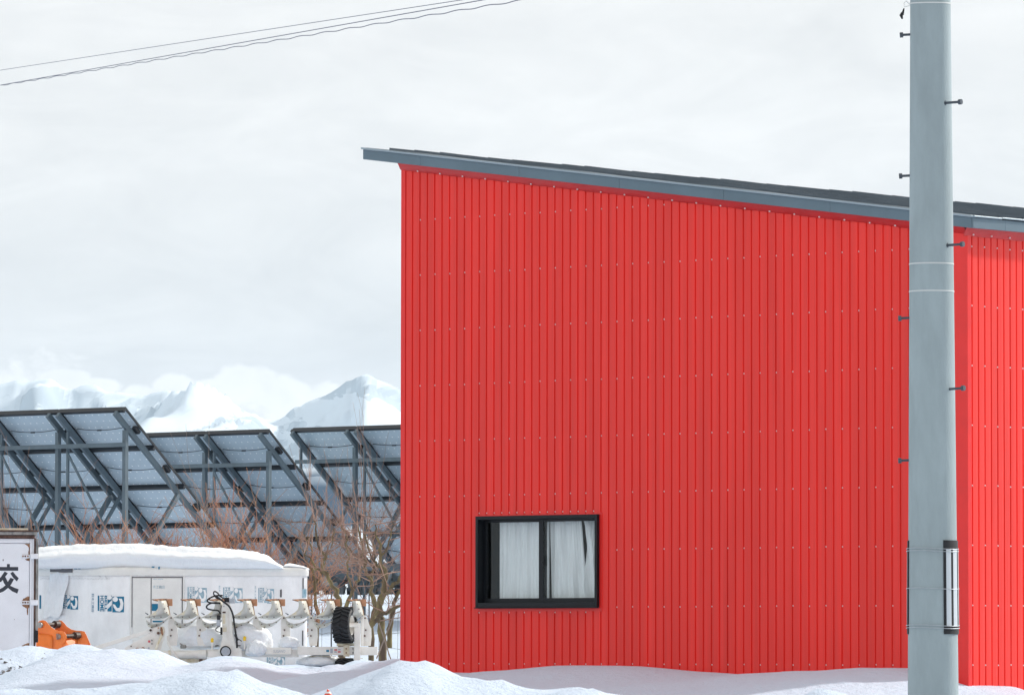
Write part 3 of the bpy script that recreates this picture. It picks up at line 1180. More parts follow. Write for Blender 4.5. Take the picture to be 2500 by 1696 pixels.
def solar(name, label, right_top, ncol, ground):
    """right_top: world point of the array's right top corner"""
    orig = right_top - U * (ncol * PX)
    zt = right_top.z
    r = root(name, label, 'solar array', (orig.x, orig.y, 0), -TH, 'tilted solar arrays behind the hut')
    O = Vector((0, 0, zt))

    def P(x, q, n=0.0):
        return O + sl(x, q, n)
    rs = random.Random(len(label))
    for c in range(ncol):
        for k in range(4):
            if SHARE.get('module') is None:
                o = obj('solar_module', MODULE_MB, ['module_black', 'module_back'], r, world=False)
                SHARE['module'] = o
            else:
                o = dup(SHARE['module'], r)
            o.location = P(c * PX + 0.012, k * PY)
            o.rotation_euler = (-TT, 0, 0)
    nn = (0, sT, cT)
    for k in range(5):
        q = min(max(k * PY - 0.01, 0.012), 4 * PY - 0.03)
        obj('purlin', MB().bar(P(0.0, q, -0.072), P(ncol * PX, q, -0.072), 0.05, 0.06, nn), 'module_black', r, world=False)
    for c in range(ncol):
        xl, xr = c * PX + 0.10, c * PX + 1.53
        for x in (xl, xr):
            obj('rafter', MB().bar(P(x, -0.03, -0.165), P(x, 4 * PY + 0.03, -0.165), 0.062, 0.095, nn), 'steel_frame', r, world=False)
            for k in range(4):
                obj('clamp', MB().bar(P(x + (0.055 if x == xl else -0.055) * 0 + (-0.06 if x == xl else 0.06), k * PY + 0.44, -0.08), P(x + (-0.06 if x == xl else 0.06), k * PY + 0.59, -0.08), 0.085, 0.06, nn), 'clamp_black', r, world=False)
        # posts: slim at the left rafter, stout at the right one
        for x, w in ((xl, 0.042), (xr, 0.076)):
            t = P(x, 0.36, -0.22)
            obj('post', MB().bar((x, t.y, ground - 0.6), (x, t.y, t.z), w, w, (0, 1, 0)), 'steel_frame', r, world=False)
            e = P(x, 2.05, -0.215)
            obj('brace', MB().bar((x + 0.05, t.y + 0.02, max(zt - 3.1, ground)), (x + 0.05, e.y, e.z), 0.05 if w < 0.06 else 0.075, 0.05 if w < 0.06 else 0.075), 'steel_frame', r, world=False)
        # low leg at the foot of the slope
        t = P(xr, 3.55, -0.22)
        obj('leg', MB().bar((xr, t.y, ground - 0.6), (xr, t.y, t.z), 0.075, 0.075, (0, 1, 0)), 'steel_frame', r, world=False)
        t = P(xl, 0.36, -0.22)
        obj('cross_brace', MB().bar((xl, t.y - 0.03, zt - 0.75), (xr, t.y - 0.03, zt - 2.75), 0.03, 0.035), 'steel_frame', r, world=False)
        for k in range(4):
            q = k * PY + 0.47
            pts = []
            for i in range(13):
                a = i / 12
                sag = 0.05 * (1 - (2 * a - 1) ** 2)
                p = P(xl + 0.05 + (xr - xl - 0.1) * a, q, -0.045)
                pts.append(p + Vector((0, -0.02, -sag - (0.03 * a if k % 2 else -0.02 * a))))
            cb = MB().tube(pts, 0.0065, 5)
            m_ = pts[5]
            cb.tube([m_ + Vector((-0.05, 0, 0)), m_ + Vector((0.05, 0, 0))], 0.014, 6)
            obj('cable', cb, 'clamp_black', r, world=False)
    t = P(0, 0.36, -0.22)
    zb = zt - 0.66
    obj('beam', MB().bar((0.02, t.y - 0.06, zb), (ncol * PX - 0.05, t.y - 0.06, zb), 0.055, 0.075), 'steel_frame', r, world=False)
    obj('foot_beam', MB().bar((0.02, P(0, 3.55).y, zt - 4 * PY * sT - 0.02), (ncol * PX - 0.05, P(0, 3.55).y, zt - 4 * PY * sT - 0.02), 0.06, 0.14), 'steel_frame', r, world=False)
    return r


SHARE = {}
solar('solar_array', 'large tilted solar array nearest the left edge, seen from behind above the container', W(308.3, 992.5, 106), 3, 0.8)
solar('solar_array', 'tilted solar array in the middle rising behind the orange shrubs, seen from behind', W(659, 1046.6, 114), 3, 0.8)
p3 = W(715, 1044.2, 117.5) + U * (3 * PX)
p3.z = W(715, 1044.2, 117.5).z
solar('solar_array', 'tilted solar array partly hidden behind the red barn and bare trees', p3, 3, 0.8)

# ------------------------------------------------------------------ utility pole
PD = 38.1
ptop, pbot = W(2271.5, 0, PD), W(2278.2, 1696, PD)
mpp = PD / F
r_top, r_bot = 99 * mpp / 2, 123.5 * mpp / 2
axis = (ptop - pbot)
pole_c = lambda z: pbot + axis * ((z - pbot.z) / axis.z)
pole_r = lambda z: r_bot + (r_top - r_bot) * ((z - pbot.z) / axis.z)
GP = hz(pbot.x, PD) - 0.5
base = pole_c(GP)
pole = root('utility_pole', 'tall grey concrete utility pole with step bolts standing before the red barn', 'pole', (base.x, base.y, GP))
zz = [GP + (8.6 - GP) * i / 40 for i in range(41)]
obj('shaft', MB().tube([pole_c(z) for z in zz], [pole_r(z) for z in zz], 40), 'concrete', pole, smooth='auto')
# step bolts
for (px, py, right) in ((2200, 86, False), (2345, 249, True), (2198, 430, False), (2350, 596, True), (2196, 777, False), (2352, 947, True), (2196, 1124, False), (2352, 1300, True), (2195, 1476, False)):
    if py in (1300, 1476):
        continue
    tip = W(px, py, PD + (0.0 if not right else -0.12))
    z = tip.z
    c = pole_c(z); rr = pole_r(z)
    dirv = Vector((-1, -0.1, -0.02)) if not right else Vector((0.93, -0.60, 0.045))
    dirv.normalize()
    if right:
        st = W(px - 40, py + 3, PD - 0.09)
        en = W(px, py, PD - 0.16)
    else:
        en = tip
        st = c + Vector((-rr * 0.9, 0, 0)); st.z = z + 0.004
    mb = MB().tube([st, en], 0.0085, 8)
    d = (en - st).normalized()
    mb.tube([en - d * 0.012, en + d * 0.008], 0.017, 10)
    mb.tube([st - d * 0.01, st + d * 0.014], 0.016 if right else 0.01, 8)
    obj('step_bolt', mb, 'dark_steel', pole, smooth='auto')
for py in (9.5, 645, 712):
    z = W(2275, py, PD).z
    c = pole_c(z); rr = pole_r(z)
    mb = MB()
    rows = []
    for (dr, dz) in ((0.0005, -0.004), (0.0025, -0.004), (0.0025, 0.004), (0.0005, 0.004)):
        rows.append([c + Vector((math.cos(a) * (rr + dr), math.sin(a) * (rr + dr), dz + (0.006 * math.sin(a) if py < 50 else 0))) for a in [2 * math.pi * k / 48 for k in range(48)]])
    mb.grid(rows, True)
    obj('steel_band', mb, 'band_steel', pole, smooth='auto')
# strap end with its dark clip at the top
q = W(2222, 12, PD)
pts = [W(2223, 13, PD), W(2212, 3, PD), W(2207, 8, PD), W(2208, 18, PD), W(2221, 14, PD)]
obj('strap_loop', MB().tube(pts, 0.0025, 6), 'band_steel', pole)
mb = MB().tube([W(2207, 21, PD), W(2204, 33, PD)], [0.004, 0.009], 6)
mb.tube([W(2204, 33, PD), W(2200, 38, PD), W(2203, 47, PD)], [0.012, 0.011, 0.005], 6)
obj('strap_clip', mb, 'black_rubber', pole)
# striped sleeve: two curved plates wired round the pole
zt_, zb_ = W(2310, 1319, PD).z, W(2310, 1547, PD).z


def arc_plate(a0, a1, z0, z1, dr0, dr1, n=24):
    mb = MB()
    rows = [[], [], [], []]
    for i in range(n + 1):
        a = a0 + (a1 - a0) * i / n
        v = Vector((math.cos(a), math.sin(a), 0))
        for k, (z, dr) in enumerate(((z0, dr0), (z0, dr1), (z1, dr1), (z1, dr0))):
            c = pole_c(z)
            rows[k].append(c + v * (pole_r(z) + dr))
    mb.grid(rows + [rows[0]])
    for i in (0, n):
        k = [rows[j][i] for j in range(4)]
        mb.add(k, [(0, 1, 2, 3)])
    return mb


A = math.radians
# angle 0 = +x (right), -90 = towards the camera
sleeve = obj('striped_sleeve', arc_plate(A(-68), A(192), zb_, zt_, 0.001, 0.007, 60), 'black_rubber', pole, smooth='auto')
zs0, zs1 = W(2310, 1527, PD).z, W(2310, 1341, PD).z
for a0, a1 in ((-62, -48.5), (-41, -24), (-14, 3), (15, 32), (45, 62), (75, 92), (105, 122), (135, 152), (165, 180)):
    obj('white_stripe', arc_plate(A(a0), A(a1), zs0, zs1, 0.0072, 0.0085, 8), 'reflective_white', sleeve, smooth='auto')
for py in (1342, 1433, 1529):
    z = W(2275, py, PD).z
    c = pole_c(z); rr = pole_r(z) + 0.0115
    for dz in (-0.008, 0.008):
        pts = [c + Vector((math.cos(a) * rr, math.sin(a) * rr, dz + 0.004 * math.sin(a * 2))) for a in [2 * math.pi * k / 40 for k in range(41)]]
        if py == 1433 and dz > 0:
            continue
        obj('tie_wire', MB().tube(pts, 0.0022, 5), 'galvanised', sleeve)

# ------------------------------------------------------------------ overhead cables
def cable(pa, pb, ext, r, label, wave=0.0, sag=0.0):
    pts = []
    n = 60 if not wave else 520
    d = pb - pa
    for i in range(n + 1):
        t = -ext + (1 + ext) * i / n
        p = pa + d * t
        tt = (t + ext) / (1 + ext)
        p = p + Vector((0, 0, -sag * (1 - (2 * tt - 1) ** 2) + sag * 0.75))
        if wave:
            ph = t * d.length / wave * 2 * math.pi
            p = p + Vector((0.004 * math.sin(ph), 0.004 * math.sin(ph), 0.0055 * math.cos(ph)))
        pts.append(p)
    o = obj('overhead_cable', MB().tube(pts, r, 6), 'cable_black', None, smooth=True)
    return tag(o, label, 'cable', 'cables strung from the utility pole')


def pole_att(px, py):
    """where the image line of a cable meets the utility pole"""
    z = W(px, py, PD).z
    c = pole_c(z)
    return Vector((c.x - pole_r(z) * 0.7, c.y - pole_r(z) * 0.75, z))


def line_y(p0, p1, x):
    return p0[1] + (p1[1] - p0[1]) * (x - p0[0]) / (p1[0] - p0[0])


for (a, b, r, wv, lab) in (((0, 172), (1140, 0), 0.0032, 0, 'thin dark cable, uppermost of the three crossing the sky'),
                           ((0, 208.5), (1190, 0), 0.004, 0, 'straight dark cable, middle one of the three crossing the sky'),
                           ((0, 209.5), (1290, 0), 0.004, 1.1, 'wavy dark cable, lowest of the three crossing the sky')):
    y_end = line_y(a, b, 2230)
    cable(W(a[0], a[1], 75), pole_att(2230, y_end), 0.55, r, lab, wv, 0.0)
# bolts that hold the cables on the pole, above the picture
# ------------------------------------------------------------------ lettering
def text_shape(body, bold=0.0):
    c = bpy.data.curves.new('lettering', 'FONT')
    c.body = body
    c.resolution_u = 3
    c.offset = bold
    o = bpy.data.objects.new('lettering', c)
    COL.objects.link(o)
    dg = bpy.context.evaluated_depsgraph_get()
    m = bpy.data.meshes.new_from_object(o.evaluated_get(dg))
    vs = [(v.co.x, v.co.y) for v in m.vertices]
    fs = [tuple(p.vertices) for p in m.polygons]
    bpy.data.objects.remove(o)
    bpy.data.curves.remove(c)
    bpy.data.meshes.remove(m)
    xs_ = [v[0] for v in vs]; ys_ = [v[1] for v in vs]
    x0, x1, y0, y1 = min(xs_), max(xs_), min(ys_), max(ys_)
    return [((x - x0) / (x1 - x0), (y - y0) / (y1 - y0)) for x, y in vs], fs


def put_text(mb, body, box, on, vertical=False, bold=0.0):
    """box (x0, y0, x1, y1) in pixels of the photograph; on(px, py) gives the point on the surface"""
    vs, fs = text_shape(body, bold)
    x0, y0, x1, y1 = box
    if vertical:   # turned a quarter clockwise: reads downwards
        pts = [on(x0 + b * (x1 - x0), y0 + a * (y1 - y0)) for a, b in vs]
    else:
        pts = [on(x0 + a * (x1 - x0), y1 - b * (y1 - y0)) for a, b in vs]
    mb.add(pts, fs)


def circle_px(cx, cy, r, n=16):
    return [(cx + r * math.cos(2 * math.pi * k / n), cy + r * math.sin(2 * math.pi * k / n)) for k in range(n)]


# ------------------------------------------------------------------ hut wrapped in white sheeting
KD = 93.5
K = W(276, 1500, KD)
HR = math.radians(7)
ha, hb = Vector((math.cos(HR), math.sin(HR), 0)), Vector((-math.sin(HR), math.cos(HR), 0))
hut = root('hut', 'low hut wrapped in white printed sheeting under a thick slab of snow', 'hut', (K.x, K.y, 0.3), HR)
len_r = (W(752, 1500, KD + 0.4).x - K.x) / math.cos(HR)
ZH = W(400, 1386, KD).z
ZG = 0.3
left_dir = Vector((-0.80, 0.60))
plan = []
Lf = 2.1
for t in (1.0, 0.8, 0.6, 0.4, 0.2, 0.11):
    plan.append((left_dir.x * Lf * t, left_dir.y * Lf * t))
p0 = Vector((left_dir.x * 0.22, left_dir.y * 0.22)); p2 = Vector((0.22, 0.0)); p1 = Vector((0, 0))
for i in range(1, 8):
    t = i / 8
    q = p0 * (1 - t) ** 2 + p1 * 2 * t * (1 - t) + p2 * t * t
    plan.append((q.x, q.y))
plan += [(x, 0.0) for x in np.linspace(0.22, len_r - 0.14, 14)]
for i in range(1, 7):
    a = i / 6 * math.pi / 2
    plan.append((len_r - 0.14 + 0.14 * math.sin(a), 0.14 - 0.14 * math.cos(a)))
plan += [(len_r, 1.0), (len_r, 2.4)]
back = [(left_dir.x * Lf, 2.4)]


def hut_w(x, y, z):
    p = K + ha * x + hb * y
    return Vector((p.x, p.y, z))


# table pixel column -> place on the wall
tab = []
for i, (x, y) in enumerate(plan[:-2]):
    p = hut_w(x, y, 1)
    tab.append((1250 + F * p.x / (p.y * math.cos(TILT)) * 1.0, i))
tpx = [t[0] for t in tab]


def on_hut(px, py, outw=0.004):
    f = float(np.interp(px, tpx, range(len(tpx))))
    i = min(int(f), len(tpx) - 2); t = f - i
    a, b = Vector(plan[i]), Vector(plan[i + 1])
    q = a + (b - a) * t
    d = (b - a).normalized()
    nrm = Vector((d.y, -d.x))
    q = q + nrm * outw
    p = hut_w(q.x, q.y, 0)
    p.z = W(px, py, p.y).z
    return p


mb = MB()
loop = plan + back
zs_ = [ZG - 0.3, 1.0, 1.5, 1.9, ZH - 0.10]
rows = []
for z in zs_:
    rows.append([hut_w(x, y, z) for x, y in loop])
mb.grid(rows, True)
obj('wall', mb, 'wrap_white', hut, smooth='auto')
# rounded roof rim
mb = MB()
rows = []
cx_, cy_ = len_r / 2 - 0.5, 1.2
for (g, z) in ((0.022, ZH - 0.115), (0.028, ZH - 0.06), (0.024, ZH - 0.02), (0.0, ZH + 0.0), (-0.06, ZH + 0.015), (-0.9, ZH + 0.03)):
    r_ = []
    for (x, y) in loop:
        v = Vector((x - cx_, y - cy_)).normalized()
        gx = g if g > -0.5 else g
        r_.append(hut_w(x + v.x * gx, y + v.y * gx, z))
    rows.append(r_)
mb.grid(rows, True)
mb.add(rows[-1], [tuple(range(len(rows[-1])))])
obj('roof', mb, 'white_paint', hut, smooth='auto')
# seams and the band below the rim
rg = random.Random(9)
for (y0, x0, x1, th) in ((1390.5, 95, 745, 0.9), (1404, 300, 735, 0.6), (1412, 98, 270, 0.5)):
    pts = []
    n = 60
    for i in range(n + 1):
        px = x0 + (x1 - x0) * i / n
        pts.append(on_hut(px, y0 + rg.uniform(-0.8, 0.8), 0.003))
    obj('seam', MB().tube(pts, 0.0022 * th, 4), 'seam_dark', hut)
# door of two leaves with its frame
for (x0, x1) in ((325, 368), (370.5, 443)):
    mb = MB()
    a, b = on_hut(x0, 1410, 0.012), on_hut(x1, 1410, 0.012)
    zt2 = a.z; zb2 = 0.55
    off = hb * 0.011
    mb.prism([Vector((a.x, a.y, zb2)), Vector((b.x, b.y, zb2)), Vector((b.x, b.y, zt2)), Vector((a.x, a.y, zt2))], off)
    obj('door', mb, 'white_paint', hut, bevel=0.003)
for (xa, ya, xb, yb, w) in ((320, 1408.5, 447, 1408.5, 0.012), (322.5, 1409, 322.5, 1530, 0.010), (369.3, 1410, 369.3, 1530, 0.011), (445.5, 1409, 445.5, 1530, 0.009)):
    p, q = on_hut(xa, ya, 0.006), on_hut(xb, yb, 0.006)
    obj('door_gap', MB().bar(p, q, w, w * 0.8, hb), 'seam_dark', hut)
for (xa, xb) in ((318, 321), (447, 450.5)):
    p, q = on_hut((xa + xb) / 2, 1404, 0.012), on_hut((xa + xb) / 2, 1560, 0.012)
    obj('door_frame', MB().bar(p, q, 0.024, 0.02, hb), 'white_paint', hut, bevel=0.003)


def c2(x, y):
    return 80 + x / 5.2575, 1310 + y / 5.2575


def poly_on(mb, pts, outw):
    mb.add([on_hut(x, y, outw) for x, y in pts], [tuple(range(len(pts)))])


def rect_grid(mb, x0, y0, x1, y1, outw, n=8):
    mb.grid([[on_hut(x0 + (x1 - x0) * i / n, y, outw) for i in range(n + 1)] for y in (y0, y1)])


def emblem(dx, dy, sx, sy, mname, full=True, small=True):
    """printed emblem: dx, dy pixel of its text column start; sx, sy scale"""
    f = lambda x, y: (dx + (x - 835) / 5.2575 * sx, dy + (y - 750) / 5.2575 * sy)
    a = MB()
    x0, y0 = f(1025, 765); x1, y1 = f(1172, 966)
    rect_grid(a, x0, y0, x1, y1, 0.005)
    x0, y0 = f(962, 752); x1, y1 = f(1016, 955)
    rect_grid(a, x0, y0, x1, y1, 0.005)
    x0, y0 = f(837, 752); x1, y1 = f(857, 948)
    rect_grid(a, x0, y0, x1, y1, 0.005)
    x0, y0 = f(925, 752); x1, y1 = f(955, 955)
    put_text(a, 'BELL', (x0, y0, x1, y1), lambda p, q: on_hut(p, q, 0.005), True, 0.02)
    x0, y0 = f(867, 752); x1, y1 = f(917, 955)
    put_text(a, 'HOME', (x0, y0, x1, y1), lambda p, q: on_hut(p, q, 0.005), True, 0.02)
    if small:
        x0, y0 = f(757, 725); x1, y1 = f(790, 965)
        put_text(a, '鈴木工務店', (x0, y0, x1, y1), lambda p, q: on_hut(p, q, 0.005), True, 0.0)
    p_ = obj('printed_emblem', a, mname, hut, fix=False)
    w_ = MB()
    for pts in (circle_px(1062, 800, 33), [(1105, 790), (1145, 792), (1166, 850), (1155, 925), (1120, 958), (1072, 950), (1040, 900), (1032, 862), (1058, 868), (1085, 912), (1115, 908), (1126, 860), (1118, 820)],
                circle_px(986, 776, 30), [(962, 868), (1016, 812), (1016, 872), (990, 900), (962, 930)]):
        poly_on(w_, [f(x, y) for x, y in pts], 0.009)
    obj('emblem_figure', w_, 'wrap_white', p_, fix=False)


emblem(239, 1452.5, 1.0, 1.0, 'print_blue')
emblem(149, 1451.5, 0.66, 0.86, 'print_blue', small=False)
emblem(458, 1431.5, 0.74, 0.93, 'print_faded')
emblem(545, 1432.5, 0.74, 0.93, 'print_faded')
emblem(631, 1434, 0.60, 0.93, 'print_faded')
emblem(652, 1600, 0.7, 0.7, 'print_faded', small=False)
mb = MB()
put_text(mb, '木工務店', (373, 1428, 403, 1436), lambda p, q: on_hut(p, q, 0.016))
put_text(mb, 'BELL HOME', (375, 1411.5, 398, 1414), lambda p, q: on_hut(p, q, 0.016))
obj('door_print', mb, 'print_faded', hut, fix=False)
for (xa, ya, xb, yb) in ((97, 1452, 101, 1485), (738, 1437, 748, 1458), (371, 1473, 386, 1490), (373, 1514, 400, 1518)):
    mb = MB()
    rect_grid(mb, xa, ya, xb, yb, 0.0165 if 369 < xa < 444 else 0.005, 4)
    obj('print_scrap', mb, 'print_blue' if xa < 480 else 'print_faded', hut, fix=False)
# scraps of blue and dark tears along the rim
for (xa, ya, xb, yb, mm_) in ((184, 1384, 200, 1388, 'print_blue'), (370, 1382, 377, 1385, 'print_blue'), (386, 1382, 390, 1389, 'print_blue'), (475, 1382, 484, 1387, 'print_blue'), (125, 1387.5, 180, 1396, 'seam_dark'),
                              (684, 1438, 688.5, 1457, 'seam_dark'), (738.5, 1410, 741.5, 1437, 'seam_dark'), (738, 1538, 741, 1575, 'seam_dark')):
    mb = MB()
    n = 6
    top = [on_hut(xa + (xb - xa) * i / n, ya + rg.uniform(-0.7, 0.7), 0.034 if ya < 1390 else 0.006) for i in range(n + 1)]
    bot = [on_hut(xa + (xb - xa) * i / n, yb + rg.uniform(-1, 1) * (1 if yb - ya < 12 else 0.3), 0.034 if ya < 1390 else 0.006) for i in range(n + 1)]
    mb.grid([top, bot])
    obj('tear', mb, mm_, hut, fix=False)
for (xa, ya, xb, yb) in ((236, 1394, 246, 1408), (252, 1390, 262, 1414), (264, 1396, 300, 1399), (420, 1391, 422, 1394), (520, 1391, 523, 1394), (560, 1391.5, 566, 1394), (610, 1391.5, 612, 1394)):
    pts = [on_hut(xa + (xb - xa) * i / 9 + rg.uniform(-1, 1), ya + (yb - ya) * i / 9 + rg.uniform(-2, 2), 0.005) for i in range(10)]
    obj('grime_line', MB().tube(pts, 0.0022, 4), 'weathered_post', hut)
# loose sheet hanging down on the shaded side
mb = MB()
rows = []
for j in range(15):
    t = j / 14
    xa = 122 - 10 * t * t + 2 * math.sin(t * 6)
    xb = 168 - 2 * t - 24 * t ** 3 * 0.6 + 2 * math.sin(t * 9)
    py = 1398 + 108 * t
    rows.append([on_hut(xa + (xb - xa) * i / 8, py + 3 * math.sin(i * 1.3), 0.012 + 0.03 * math.sin(i * 1.9 + t * 3) ** 2 + 0.05 * t) for i in range(9)])
mb.grid(rows)
obj('loose_sheet', mb, 'wrap_loose', hut, smooth=True, fix=False)
mb = MB()
mb.grid([[on_hut(120 + 60 * i / 6 + 4 * t, 1500 + 40 * t + 2 * math.sin(i * 2.2), 0.02 + 0.02 * math.sin(i * 2.7)) for i in range(5)] for t in (0, .25, .5, .75, 1)])
obj('loose_sheet', mb, 'wrap_loose', hut, smooth=True, fix=False)

# snow lying on the hut
def snow_slab(name, label, prof, d0, d1, zbase, seed, ripple=0.02):
    """prof: [(px, py top)] along the front; a rounded slab between depths d0 and d1"""
    vn = VN(seed)
    xs_ = np.linspace(prof[0][0], prof[-1][0], 170)
    tops = np.interp(xs_, [p[0] for p in prof], [p[1] for p in prof])
    mb = MB()
    rows = []
    nj = 46
    for j in range(nj + 1):
        u = j / nj
        row = []
        for i, px in enumerate(xs_):
            zt = W(px, tops[i], d0).z
            h = max(zt - zbase, 0.01)
            # front face rises steeply and rounds over
            a = min(u / 0.42, 1.0) * math.pi / 2
            fz = math.sin(a) ** 0.75
            yy = d0 + 0.10 - 0.12 * math.sin(min(u / 0.2, 1) * math.pi) * 0.8 + (d1 - d0) * max(0, (u - 0.05) / 0.95) ** 1.6
            fall = 1.0 if u < 0.75 else math.cos((u - 0.75) / 0.25 * math.pi / 2)
            p = W(px, 1400, d0)
            nzv = float(vn.fbm(np.array(p.x * 5.5), np.array(u * 9.0), 4)) * ripple * min(1.0, u * 5.0)
            band_ = 0.016 * math.sin(fz * 13 + 2.2 * float(vn(np.array(p.x * 0.8), np.array(0.3))))
            row.append(Vector((p.x, yy + nzv - band_, zbase + h * fz * fall + nzv)))
        rows.append(row)
    mb.grid(rows)
    for i in (0, len(xs_) - 1):
        mb.add([r[i] for r in rows] + [Vector((rows[0][i].x, d1, zbase))], [tuple(range(nj + 2))])
    mb.add([rows[0][i] for i in range(len(xs_))] + [rows[-1][i] for i in range(len(xs_) - 1, -1, -1)], [tuple(range(2 * len(xs_)))])
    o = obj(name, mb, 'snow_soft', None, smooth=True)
    return tag(o, label, 'snow')


snow_slab('snow_slab', 'thick rounded slab of snow lying along the hut roof', [(60, 1340), (95, 1334), (150, 1329), (230, 1327), (330, 1328), (430, 1332), (520, 1336), (590, 1341), (625, 1348), (650, 1357), (668, 1368), (684, 1381), (690, 1385)], KD + 0.02, KD + 1.9, ZH - 0.004, 5)
snow_slab('snow_slab', 'small low snow patch at the right end of the hut roof', [(688, 1384), (694, 1376), (704, 1374), (722, 1377), (738, 1381), (749, 1385)], KD + 0.36, KD + 1.7, ZH - 0.0, 6, 0.006)

# ------------------------------------------------------------------ container
CD = 86.0
m_c = CD / F


def cc(x, y, d=0.0):
    """pixel of the enlarged view [0,1280]-[280,1640] -> place on the container front"""
    return W(x / 4.382, 1280 + y / 4.382, CD + d)


cxl = W(-330, 1500, CD).x
cxr = W(83.5, 1500, CD).x
con = root('container', 'rusty white storage container with a large dark character and roof of snowless brown sheet', 'container', (cxr, CD, 0.5))
con['label'] = 'rusty white storage container with one big dark character, at the left edge'
zct, zcb = cc(0, 150).z, 0.5
mb = MB().box((cxl, CD + 0.02, zcb), (cxr + 0.03, CD + 2.4, zct - 0.005))
obj('body', mb, 'container_white', con, bevel=0.01)
zdt, zdb = cc(0, 200).z, cc(0, 1330).z - 0.35
mb = MB().box((W(-170, 0, CD).x, CD - 0.012, zdb), (cc(318, 0).x, CD + 0.019, zdt))
door = obj('door', mb, 'container_white', con, bevel=0.012)
for (x0, x1, dy) in ((322, 345, -0.022), (347, 366, -0.03)):
    obj('door_frame', MB().box((cc(x0, 0).x, CD + dy, zdb), (cc(x1, 0).x, CD + 0.0195, zct)), 'container_white', con, bevel=0.006)
obj('door_frame', MB().box((cxl, CD - 0.022, cc(0, 196).z), (cc(321, 0).x, CD + 0.0195, zct)), 'container_white', con, bevel=0.006)
obj('corner_post', MB().box((cc(368, 0).x, CD - 0.045, zcb), (cc(384, 0).x, CD + 0.10, cc(0, 146).z)), 'rust_dark', con, bevel=0.004)
obj('corner_post', MB().box((cc(385, 0).x, CD - 0.06, cc(0, 1130).z), (cc(412, 0).x, CD + 0.12, cc(0, 150).z)), 'weathered_post', con, bevel=0.006)
obj('bumper', MB().box((cc(370, 0).x, CD - 0.07, cc(0, 1258).z), (cc(413, 0).x, CD + 0.12, cc(0, 1132).z)), 'black_rubber', con, bevel=0.006)
# roof: brown drip rail with a plank-like pale edge
mb = MB()
mb.box((cxl, CD - 0.05, cc(0, 148).z), (cc(372, 0).x, CD + 2.4, cc(0, 112).z))
obj('roof_rail', mb, 'rust_dark', con, bevel=0.004)
mb = MB().box((cxl, CD - 0.075, cc(0, 110).z), (cc(398, 0).x, CD + 2.45, cc(0, 76).z))
obj('roof_rail', mb, 'weathered_post', con, bevel=0.006)
mb = MB().box((cxl, CD - 0.10, cc(0, 75).z), (cc(410, 0).x, CD + 2.5, cc(0, 62).z))
obj('roof', mb, 'rust_dark', con, bevel=0.003)
mb = MB().box((cxl, CD - 0.06, cc(0, 61).z), (cc(300, 0).x, CD + 1.5, cc(0, 40).z))
obj('roof_board', mb, 'plow_yellowed', con, bevel=0.003)
for (y0, y1) in ((310, 366), (803, 862)):
    mb = MB()
    mb.box((cc(228, 0).x, CD - 0.036, cc(0, y1 - 8).z), (cc(322, 0).x, CD - 0.0125, cc(0, y0 + 10).z))
    mb.box((cc(326, 0).x, CD - 0.075, cc(0, y1).z), (cc(408, 0).x, CD - 0.032, cc(0, y0).z))
    hin = obj('hinge', mb, 'container_white', con, bevel=0.008)
    for bx in (243, 268, 296):
        p = cc(bx, (y0 + y1) / 2, -0.037)
        obj('bolt', MB().tube([p, p + Vector((0, -0.012, 0))], 0.012, 8), 'rust' if bx != 268 else 'rust_dark', hin)


def ragged(name, pts, mname, parent, on, seed, amp=4):
    r_ = random.Random(seed)
    outl = []
    n = len(pts)
    for i in range(n):
        a, b = pts[i], pts[(i + 1) % n]
        for k in range(4):
            t = k / 4
            outl.append((a[0] + (b[0] - a[0]) * t + r_.uniform(-amp, amp), a[1] + (b[1] - a[1]) * t + r_.uniform(-amp, amp)))
    m_ = MB()
    m_.add([on(x, y) for x, y in outl], [tuple(range(len(outl)))])
    return obj(name, m_, mname, parent, fix=False)


on_c = lambda x, y: cc(x, y, -0.0135)
ragged('rust_patch', [(255, 205), (317, 204), (317, 390), (290, 385), (268, 372), (300, 360), (300, 300), (310, 250), (290, 222)], 'rust', door, on_c, 1, 3)
ragged('rust_patch', [(240, 800), (290, 768), (317, 766), (317, 880), (300, 900), (298, 965), (288, 960), (285, 895), (240, 870), (222, 840)], 'rust', door, on_c, 2, 3)
ragged('rust_patch', [(235, 1292), (290, 1268), (317, 1262), (317, 1420), (225, 1420)], 'rust', door, on_c, 3, 3)
ragged('rust_patch', [(30, 370), (42, 372), (36, 392), (28, 388)], 'rust_dark', door, on_c, 4, 2)
ragged('rust_patch', [(150, 1010), (156, 1010), (156, 1018), (150, 1016)], 'rust_dark', door, on_c, 5, 1)
# the character
mb = MB()
for pts in ([(-15, 452), (194, 452), (194, 492), (-15, 492)], [(75, 421), (105, 421), (106, 453), (74, 453)],
            [(50, 500), (84, 520), (40, 575), (12, 612), (-30, 620), (-28, 590), (10, 560)], [(110, 521), (138, 502), (168, 540), (200, 572), (180, 606), (140, 566)],
            [(112, 566), (150, 582), (118, 640), (92, 672), (40, 712), (-16, 736), (-26, 700), (30, 672), (66, 640)],
            [(20, 570), (56, 556), (84, 612), (112, 640), (108, 652), (150, 672), (199, 690), (185, 736), (130, 712), (76, 668), (44, 628)]):
    mb.add([cc(x, y, -0.0136 - 0.0004 * random.Random(pts[0][0]).random()) for x, y in pts], [tuple(range(len(pts)))])
obj('painted_character', mb, 'ink_grey', door, fix=False)
con.rotation_euler = (0, 0, math.radians(5.5))

# ------------------------------------------------------------------ orange excavator bucket
BKD = 88.6


def bk(x, y, d=0.0):
    return W(x / 4.382, 1280 + y / 4.382, BKD + d)


